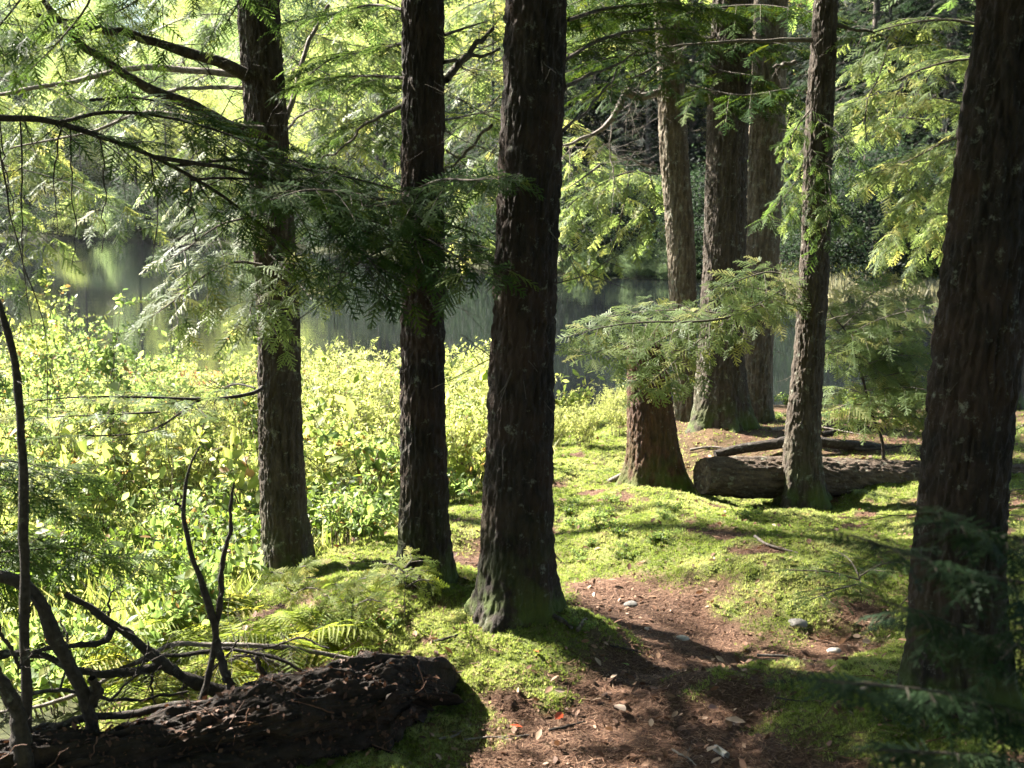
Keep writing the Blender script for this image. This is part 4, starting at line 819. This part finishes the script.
# ------------------------------------------------------------------ shrubs, herbs, ferns of the wet bank
def shrub_protos(seed, H, spread, stems, leaf, size, per, tpl=LEAFT, twigs=6, up=.5, wood_r=.006, flat=.5):
    rg = np.random.default_rng(seed); wd = MB(); D, Pp, Sc, Nn = [], [], [], []
    for i in range(stems):
        az = rg.uniform(0, 6.28); le = rg.uniform(.1, 1) ** .7 * spread; h = H * rg.uniform(.6, 1.05)
        b_ = np.array([math.cos(az), math.sin(az), 0]) * le * .25; tp = np.array([math.cos(az) * le, math.sin(az) * le, h])
        ax = wob(spline(np.array([b_, b_ * 1.6 + [0, 0, h * .5], tp]), 16), .03 * H, seed + i); wd.tube(ax, np.linspace(wood_r, .0012, 16), 4)
        tw = [ax[4:]]
        for j in range(twigs):
            q = rg.integers(5, 15); d = rg.normal(0, 1, 3); d[2] = abs(d[2]) * up; d /= np.linalg.norm(d); l = H * rg.uniform(.1, .28)
            t_ = ax[q] + d * l * np.linspace(0, 1, 5)[:, None]; wd.tube(t_, np.linspace(wood_r * .4, .001, 5), 3); tw.append(t_)
        for t_ in tw:
            sp = spline(t_, 40)
            for j in range(per):
                q = rg.integers(3, 40); d = sp[min(q, 39)] - sp[max(q - 2, 0)]; d /= np.linalg.norm(d) + 1e-9
                o_ = rg.normal(0, 1, 3); o_ -= d * (o_ @ d); o_ /= np.linalg.norm(o_) + 1e-9
                dd = d * rg.uniform(.1, .8) + o_ + np.array([0, 0, rg.uniform(-.3, .2)])
                D.append(dd); Pp.append(sp[q]); Sc.append(size * (.38 + 1.0 * rg.random() ** 1.8)); Nn.append(np.array([0, 0, flat]) + rg.normal(0, .45, 3))
    D, Pp, Sc, Nn = map(np.array, (D, Pp, Sc, Nn)); lf = MB(); lf.stamp(tpl, frames(D, Nn) * Sc[:, None, None], Pp, 0, np.where(rg.random(len(D)) < .05, 1., np.clip(rg.normal(.42, .24, len(D)), 0, .9)))
    return wd.mesh('stems', M['stem']), lf.mesh('leaves', M[leaf])
NARROW = (np.array([[0,0,0],[.4,.13,.03],[1,0,-.08],[.4,-.13,.03]], np.float32), np.array([[0,2,1],[0,3,2]], np.int32))
KIND = {
 'alder': [shrub_protos(1, 1.75, .65, 10, 'leaf_y', .052, 24, up=.7), shrub_protos(2, 1.6, .7, 9, 'leaf', .052, 24, up=.7)],
 'broad': [shrub_protos(3, .85, .5, 9, 'leaf_y', .088, 8, twigs=4, flat=.9), shrub_protos(4, .75, .5, 9, 'leaf', .062, 10, twigs=4, flat=.9)],
 'herb': [shrub_protos(5, .85, .42, 26, 'herb', .042, 26, NARROW, 5, .9, .003), shrub_protos(6, .75, .45, 26, 'herb', .038, 28, NARROW, 5, .9, .003)],
 'low': [shrub_protos(7, .40, .40, 14, 'leaf_g', .06, 10, twigs=3, flat=.9, wood_r=.003), shrub_protos(8, .36, .4, 14, 'leaf', .055, 10, twigs=3, flat=.9, wood_r=.003)],
 'red': [shrub_protos(9, .8, .5, 12, 'leaf_r', .055, 16, RHOMB, 5)],
}
def put(kind, x, y, s, rz, label, cat, group, name, dz=0.0):
    st, lv = KIND[kind][int(RNG.integers(0, len(KIND[kind])))]; z = float(ground(x, y))
    root = empty(name, (x, y, z - .02 + dz), label, cat, group); root.rotation_euler = (0, 0, rz); root.scale = (s, s, s)
    link('stems', st, root); link('leaves', lv, root); return root
def zone(x, y):
    px = 512 + x / y * FOC
    return 'left of the left trunk' if px < 262 else 'between left and slender trunks' if px < 404 else 'between slender and central trunks' if px < 500 else 'between central trunk and red stump'
def free(x, y, pts, d):
    return all((x - a) ** 2 + (y - b_) ** 2 > d * d for a, b_ in pts)
INFO = {'alder': ('leafy_shrub', 'shrub', 'tall yellow leaved shrub', .85), 'broad': ('broadleaf_shrub', 'shrub', 'broad leaved yellow green bush', .5), 'herb': ('wild_herb', 'herb', 'fine leaved pale sunlit herb clump', .36),
        'low': ('low_plant', 'plant', 'low green leafy plant', .34), 'red': ('red_shrub', 'shrub', 'reddish brown autumn bush by the water', .6)}
def fill(kind, n, xr, yr, cond, s0, s1):
    nm, cat, desc, dist = INFO[kind]; pts = []; tries = 0
    while len(pts) < n and tries < n * 60:
        tries += 1; y = RNG.uniform(*yr); x = RNG.uniform(*xr)
        px = 512 + x / y * FOC
        if 205 < px < 350 and y < YT1 + .25 or 385 < px < 460 and y < YT2 + .15: continue
        if not (-90 < px < 700) or not cond(x, y) or not free(x, y, pts, dist): continue
        pts.append((x, y)); zn = zone(x, y); dep = 'nearby' if y < 9 else 'farther off'
        put(kind, x, y, RNG.uniform(s0, s1), RNG.random() * 6.28, f'{desc} {zn}, {dep}', cat, f'{desc} {zn}, {dep}', nm)
xbf = lambda y: float(np.interp(y, XB[:, 0], XB[:, 1]))
pxf = lambda x, y: 512 + x / y * FOC
fill('alder', 9, (-7, -2), (9.5, 16), lambda x, y: pxf(x, y) < 110, .75, 1.05)
fill('alder', 7, (-7, -2), (9.5, 16), lambda x, y: 110 < pxf(x, y) < 250, .5, .72)
fill('alder', 3, (-7, -2.6), (8, 10), lambda x, y: pxf(x, y) < 60, .7, .9)
fill('broad', 62, (-6, 1), (6.2, 13), lambda x, y: xbf(y) - x > .55 and pxf(x, y) < (490 if y < 8 or RNG.random() < .7 else 300), .5, 1.15)
fill('herb', 70, (-4, 2.0), (7.6, 16.5), lambda x, y: xbf(y) - x > .5 and 255 < pxf(x, y) < 500, .6, 1.2)
fill('herb', 48, (-6, -1.5), (7.0, 15), lambda x, y: pxf(x, y) < 255, .5, 1.05)
fill('herb', 18, (.2, 1.8), (8.6, 14.5), lambda x, y: pxf(x, y) > 550 and pxf(x, y) < 640, .28, .48)

fill('alder', 9, (-4, .2), (12, 16), lambda x, y: 270 < pxf(x, y) < 495, .34, .56)
fill('red', 9, (-5, 0), (13.0, 16.5), lambda x, y: 150 < pxf(x, y) < 490, .9, 1.15)
fill('low', 56, (-4.2, .3), (4.7, 8.4), lambda x, y: .45 < xbf(y) - x < 3.2 and pxf(x, y) < 470, .6, 1.1)
for i, (px, py) in enumerate([(478, 418), (462, 402), (572, 452)]):
    y = 10.5; p = P(px, py + 60, y); put('broad', p[0], y, .9 if i < 2 else .6, i, ['yellow leaved bush against the dark water right of the slender trunk', 'upright yellow bush close behind the slender trunk', 'small bright bush against the water right of the central trunk'][i], 'shrub', None, 'broadleaf_shrub', 0.0)
# ferns
def fern_frond(rg, L):
    V, F, Rn = [], [], []; n = 24; an = rg.uniform(.9, 1.25)
    ax = np.array([[L * t * math.cos(an * (1 - t * .9)) * .9, 0, L * (math.sin(an) * t - .75 * t * t)] for t in np.linspace(0, 1, n)])
    for i in range(3, n):
        t = i / n; l = L * .30 * math.sin(math.pi * min(1, .25 + t * .78)) ** .8 * (1 - t * .25); d = ax[i] - ax[i - 1]; d /= np.linalg.norm(d)
        for sg in (-1, 1):
            dr = d * rg.uniform(.25, .5) + np.array([0, sg, rg.uniform(-.3, -.05)]); dr /= np.linalg.norm(dr); l2 = l * rg.uniform(.85, 1.08); w_ = L * .0125; b_ = len(V); dn = np.array([0, 0, -.12 * l2])
            V += [ax[i], ax[i] + dr * l2 * .25 + d * w_, ax[i] + dr * l2 * .6 + d * w_ * .75 + dn * .3, ax[i] + dr * l2 + dn, ax[i] + dr * l2 * .6 - d * w_ * .75 + dn * .3, ax[i] + dr * l2 * .25 - d * w_]; F += [[b_, b_+1, b_+2], [b_, b_+2, b_+3], [b_, b_+3, b_+4], [b_, b_+4, b_+5]]
    return np.array(V), np.array(F), ax
def fern_mesh(seed):
    rg = np.random.default_rng(seed); lf = MB()
    for i in range(9):
        V, F, ax = fern_frond(rg, rg.uniform(.38, .6)); az = i * 2.4 + rg.normal(0, .3); c, s = math.cos(az), math.sin(az); R = np.array([[c, -s, 0], [s, c, 0], [0, 0, 1]])
        lf.add(V @ R.T, F, 0, np.clip(rg.normal(.55, .25), 0, 1)); lf.tube(ax @ R.T, np.linspace(.003, .0008, len(ax)), 3, 0, .3)
    return lf.mesh('fronds', M['fern'])
FERNS = [fern_mesh(1), fern_mesh(2)]
for i, (px, py, s) in enumerate([(240, 668, .9), (292, 655, .75), (150, 672, .9), (318, 640, .5), (200, 640, .9), (110, 700, .8), (275, 690, .7), (60, 640, .9), (165, 722, .7), (340, 660, .4)]):
    g = G(px, py); o = link('fern', FERNS[i % 2]); o.location = tuple(g); o.scale = (s,) * 3; o.rotation_euler = (0, 0, i * 1.7)
    tag(o, ['yellow fern left of the forked dead stem', 'pale fern right of the forked dead stem', 'fern behind the thick broken dead branch', 'small fern below the crooked fallen limb', 'fern behind the two dark prongs', 'fern between the dead branches in the left corner',
            'fern just behind the short dark stub', 'fern behind the dark stem at the left edge', 'fern behind the low brown fallen bough', 'tiny fern at the end of the long pale branch'][i], 'fern', 'ferns behind the rotten log')
# little herbs on the moss at the back of the path
i = 0
for (x0, y0, x1, y1, n) in [(560, 500, 680, 560, 40), (560, 620, 600, 650, 2), (300, 600, 400, 640, 8), (690, 500, 790, 520, 6)]:
    for _ in range(n):
        g = G(RNG.uniform(x0, x1), RNG.uniform(y0, y1)); reg = 'on the lit moss left of the red stump foot' if x0 == 560 and y0 == 500 else 'beside the broken root piece' if y0 == 620 else 'on the mossy bank left of the slender trunk' if x0 == 300 else 'in front of the thick fallen log'
        put('low', g[0], g[1], RNG.uniform(.09, .2), RNG.random() * 6, f'tiny leafy seedling {reg}', 'seedling', f'tiny leafy seedlings {reg}', 'leafy_seedling')
for k in range(22):
    y = RNG.uniform(8.6, 11.2); px = RNG.uniform(775, 940); x = (px - 512) / FOC * y
    put('low', x, y, RNG.uniform(.2, .45), RNG.random() * 6, 'low leafy plant on the brown bank behind the thick fallen log', 'plant', 'low leafy plants on the brown bank behind the thick fallen log', 'low_plant')
for k, (lab, a_) in enumerate([('long grey stick on the bank behind the paired trunks', [(770,432,5),(810,428,4),(860,436,3)]), ('dark fallen branch at the water right of the thin leaning trunk', [(822,437,7),(860,430,6),(905,433,5)]), ('crooked dark stick leaning on the bank near the young hemlock', [(838,448,5),(870,452,5),(915,446,4)]), ('pale twig on the bank beside the broad trunk foot', [(690,452,4),(712,449,4),(735,452,3)])]):
    stick(lab, a_, 'pale' if k in (0, 3) else 'dead', seed=60 + k)
# grass of the wet bank
BL = (np.array([[0,-.035,0],[0,.035,0],[.5,.025,.0],[.5,-.025,0],[1,0,0]], np.float32), np.array([[0,1,2],[0,2,3],[3,2,4]], np.int32))
def grass(name, mat, x, y, h, label, lean=.35, z=None):
    n = len(x); d = np.stack([RNG.normal(0, lean, n), RNG.normal(0, lean, n), np.ones(n)], -1); nr = RNG.normal(0, 1, (n, 3)); mb = MB()
    mb.stamp(BL, frames(d, nr) * h[:, None, None], np.stack([x, y, (ground(x, y) if z is None else z) - .01], -1)); return tag(mb.build(name, M[mat]), label, name, None, 'stuff')
x, y = scatter(42000, 5.2, 18.5, -.5, .20); k = (np.interp(y, XB[:, 0], XB[:, 1]) - x > .6 - .0 * y) & (ground(x, y) > WL - .12); x, y = x[k], y[k]
grass('grass', 'grass', x, y, (.10 + .30 * RNG.random(len(x)) ** 2) * np.clip((np.interp(y, XB[:, 0], XB[:, 1]) - x) * .7, .3, 1), 'sunlit grass and sedge among the shrubs of the wet bank', .6)

# ------------------------------------------------------------------ trees over the near bank (left) and the far shore
def broad_tree(seed, H, R, n_l, size, nclump=70, trunk_r=.14, low=.18):
    rg = np.random.default_rng(seed); wd = MB(); lf = MB(); tr = wob(spline(np.array([[0, 0, -.3], [0, 0, H * .4], [.2, .1, H * .8], [.1, 0, H]]), 24), .25, seed)
    wd.tube(tr, np.linspace(trunk_r, .02, 24), 8); D, Pp, Sc = [], [], []
    for i in range(nclump):
        f = low + (1 - low) * rg.random(); z = H * f; az = rg.uniform(0, 6.28); prof = math.sin(math.pi * min(1, .22 + .78 * ((f - low) / (1 - low)))) ** .7
        L = R * prof * rg.uniform(.45, 1.1); p0 = tr[int(f * .85 * 23)]; e = np.array([math.cos(az) * L, math.sin(az) * L, z + rg.normal(0, .2)])
        br = spline(np.array([p0, (p0 + e) / 2 + [0, 0, .25], e]), 10); wd.tube(br, np.linspace(trunk_r * .22, .006, 10), 4)
        m_ = n_l // nclump; cs = R * .24 * rg.uniform(.6, 1.2); q = e + rg.normal(0, 1, (m_, 3)) * [cs, cs, cs * .38] - (e - p0) * np.abs(rg.normal(0, .22, (m_, 1)))
        Pp.append(q); D.append(rg.normal(0, 1, (m_, 3)) * [1, 1, .5] + [0, 0, -.3]); Sc.append(size * rg.uniform(.6, 1.2, m_))
    D, Pp, Sc = np.vstack(D), np.vstack(Pp), np.concatenate(Sc); nr = np.array([0, 0, .8]) + rg.normal(0, .5, D.shape)
    lf.stamp(RHOMB, frames(D, nr) * Sc[:, None, None], Pp, 0, np.clip(rg.normal(.45, .25, len(D)), 0, 1))
    return wd.mesh('trunk', M['twig']), lf.mesh('crown', M['far'])
FARB = [broad_tree(1, 11, 3.6, 36000, .14, 110), broad_tree(2, 9, 3.2, 32000, .13, 100), broad_tree(3, 12, 3.0, 36000, .14, 110, low=.1), broad_tree(4, 4.0, 2.2, 14000, .11, 60, .05, .05)]
FARH = []
for sd in (1, 2):
    rg = np.random.default_rng(70 + sd); wd, lf = MB(), MB(); H = 13
    wd.tube(np.array([[0, 0, -.3], [.05, 0, 6], [0, 0, H]]), [.2, .12, .02], 8)
    for i in range(85):
        f = (i + rg.random()) / 85; z = 1.0 + (H - 1.2) * f; az = i * 2.399; L = 3.0 * (1 - f) ** .75 * rg.uniform(.6, 1.1) + .4; d = np.array([math.cos(az), math.sin(az), 0])
        bough(wd, lf, np.array([[0, 0, z], d * L * .5 + UP * (z + .1 * L), d * L + UP * (z - .18 * L)]), .03, side=.4 * L, spray=.6, tpl=COARSE, gap=.34, t0=.15, sec_gap=.3, rng=rg)
    FARH.append((wd.mesh('trunk', M['twig']), lf.mesh('crown', M['far'])))
def far_tree(kind, x, y, s, rz, col, label, name, group, sz=1.0):
    tr, cr = kind; z = float(ground(x, y)); root = empty(name, (x, y, z), label, 'tree', group); root.rotation_euler = (0, 0, rz); root.scale = (s, s, s * sz)
    link('trunk', tr, root); c = link('crown', cr, root); c.color = (*col, 1); return root
PAL = {'grey green': (.8, .95, 1.0), 'yellow green': (1.35, 1.35, .9), 'pale green': (1.1, 1.25, 1.1), 'mid green': (.21, .28, .24), 'dark green': (.085, .12, .135), 'orange': (1.35, .9, .68), 'golden': (1.5, 1.4, .85)}  # dark green also carries the far wood's shade and bluish airlight
def fz(px): return 'left of the left trunk' if px < 250 else 'between left and central trunks' if px < 520 else 'between central and paired trunks' if px < 740 else 'right of the paired trunks'
def plant_far(n, px_rng, off, kinds, cols, smin, smax, mind, seed):
    rg = np.random.default_rng(seed); pts = []; tries = 0
    while len(pts) < n and tries < 4000:
        tries += 1; px = rg.uniform(*px_rng); a = (px - 512) / FOC; ys = float(shore(a * 60, 60)); y = ys + rg.uniform(*off); x = a * y
        if not free(x, y, pts, mind): continue
        pts.append((x, y)); cname = cols[rg.integers(0, len(cols))]; con = cname == 'dark green' and kinds != [3]; row = 'at the far shore' if y - ys < 9 else 'on the far slope'
        kd = FARH[rg.integers(0, 2)] if con else FARB[kinds[rg.integers(0, len(kinds))]]
        lab = f'{cname} {"conifer" if con else "waterside bush" if kinds == [3] else "leafy tree"} {row} {fz(px)}'
        far_tree(kd, x, y, rg.uniform(smin, smax), rg.random() * 6.28, np.array(PAL[cname]) * rg.uniform(.85, 1.15), lab, 'far_conifer' if con else 'far_bush' if kinds == [3] else 'far_tree', lab)
YG, PG, MG, DG, OR, GO = 'yellow green', 'pale green', 'mid green', 'dark green', 'orange', 'golden'
plant_far(16, (-60, 330), (5, 14), [0, 1, 2], [DG, DG, DG, YG], .75, 1.0, 3.6, 1)
plant_far(11, (330, 520), (4, 10), [0, 1, 2], [DG], .75, .95, 2.6, 2)
plant_far(13, (540, 760), (5, 11), [0, 1, 2], [DG], .7, 1.0, 3.0, 3)
plant_far(14, (760, 1100), (7, 15), [0, 1, 2], [DG, DG, MG], .6, .95, 2.8, 4)
plant_far(48, (-120, 1150), (14, 34), [0, 1, 2], [YG, PG, PG, MG, DG, PG, YG, OR, GO], .8, 1.2, 4.5, 5)
plant_far(48, (-150, 1180), (34, 75), [0, 1, 2], [YG, PG, MG, DG, DG, OR], .9, 1.3, 6.0, 6)
plant_far(16, (-100, 330), (58, 88), [0, 1, 2], [YG, PG, MG, GO], 1.2, 1.6, 6.0, 9)
plant_far(12, (540, 690), (.2, 1.2), [3], ['grey green'], .22, .34, .9, 7)
plant_far(7, (560, 700), (8, 15), [0], [DG], 1.05, 1.3, 2.6, 21)
plant_far(7, (820, 950), (8, 15), [0], [DG], 1.0, 1.25, 2.4, 22)
plant_far(44, (-80, 1040), (1.2, 4.0), [3], [DG], .8, 1.2, 1.7, 17)
plant_far(8, (-60, 480), (1.0, 4.0), [3], [PG, YG, MG], .6, 1.0, 2.6, 8)
# reeds and low red bushes of the far shore
def far_grass(name, mat, n, p0, p1, o0, o1, h0, h1, label):
    px = RNG.uniform(p0, p1, n); a = (px - 512) / FOC; y = np.array(shore(a * 60, 60.0)) + RNG.uniform(o0, o1, n); x = a * y; cl = fbm(x * .9, y * .9, 4, 3); k = RNG.random(n) < sst(.3, .55, cl); x, y, cl = x[k], y[k], cl[k]
    grass(name, mat, x, y, (h0 + h1 * RNG.random(len(x)) ** 1.4) * (.5 + cl), label, .35, np.maximum(ground(x, y), WL))
far_grass('reeds', 'reed', 22000, 765, 1000, -1.2, 1.2, .15, .55, 'pale reeds along the far water edge')
far_grass('tall_grass', 'grass', 22000, 540, 1000, 1.0, 6.0, .3, .7, 'grey green grass behind the far reeds')
for i, (px, off, s) in enumerate([(852, 4.5, 1.7), (872, 5, 2.0), (890, 5.5, 1.8), (835, 5.5, 1.6), (905, 6, 2.0), (770, 5, 1.6), (755, 5, 1.5)]):
    a = (px - 512) / FOC; y = float(shore(a * 60, 60)) + off
    put('red', a * y, y, s, i, 'dull red bush above the far reeds', 'shrub', 'dull red bushes above the far reeds', 'red_shrub')
# ------------------------------------------------------------------ thin damp air over the pond
m = bpy.data.materials.new('haze_air'); m.use_nodes = True; nt = m.node_tree; nt.nodes.clear()
out = nt.nodes.new('ShaderNodeOutputMaterial'); pv = nt.nodes.new('ShaderNodeVolumePrincipled'); pv.inputs['Density'].default_value = .00004; pv.inputs['Anisotropy'].default_value = .35; pv.inputs['Color'].default_value = (.93, .96, 1, 1)
nt.links.new(pv.outputs[0], out.inputs['Volume'])
zt = max(float(gz) for gz in [Z.max()]) + 30
mb = MB(); c = np.array([[x, y, z] for x in (-305, 305) for y in (-35, 425) for z in (float(Z.min()) - 1, zt)])
mb.add(c, [[0,1,3],[0,3,2],[4,6,7],[4,7,5],[0,4,5],[0,5,1],[2,3,7],[2,7,6],[0,2,6],[0,6,4],[1,5,7],[1,7,3]]); o = mb.build('haze', m, smooth=False)
tag(o, 'thin pale haze of damp air over the pond', None, None, 'stuff')
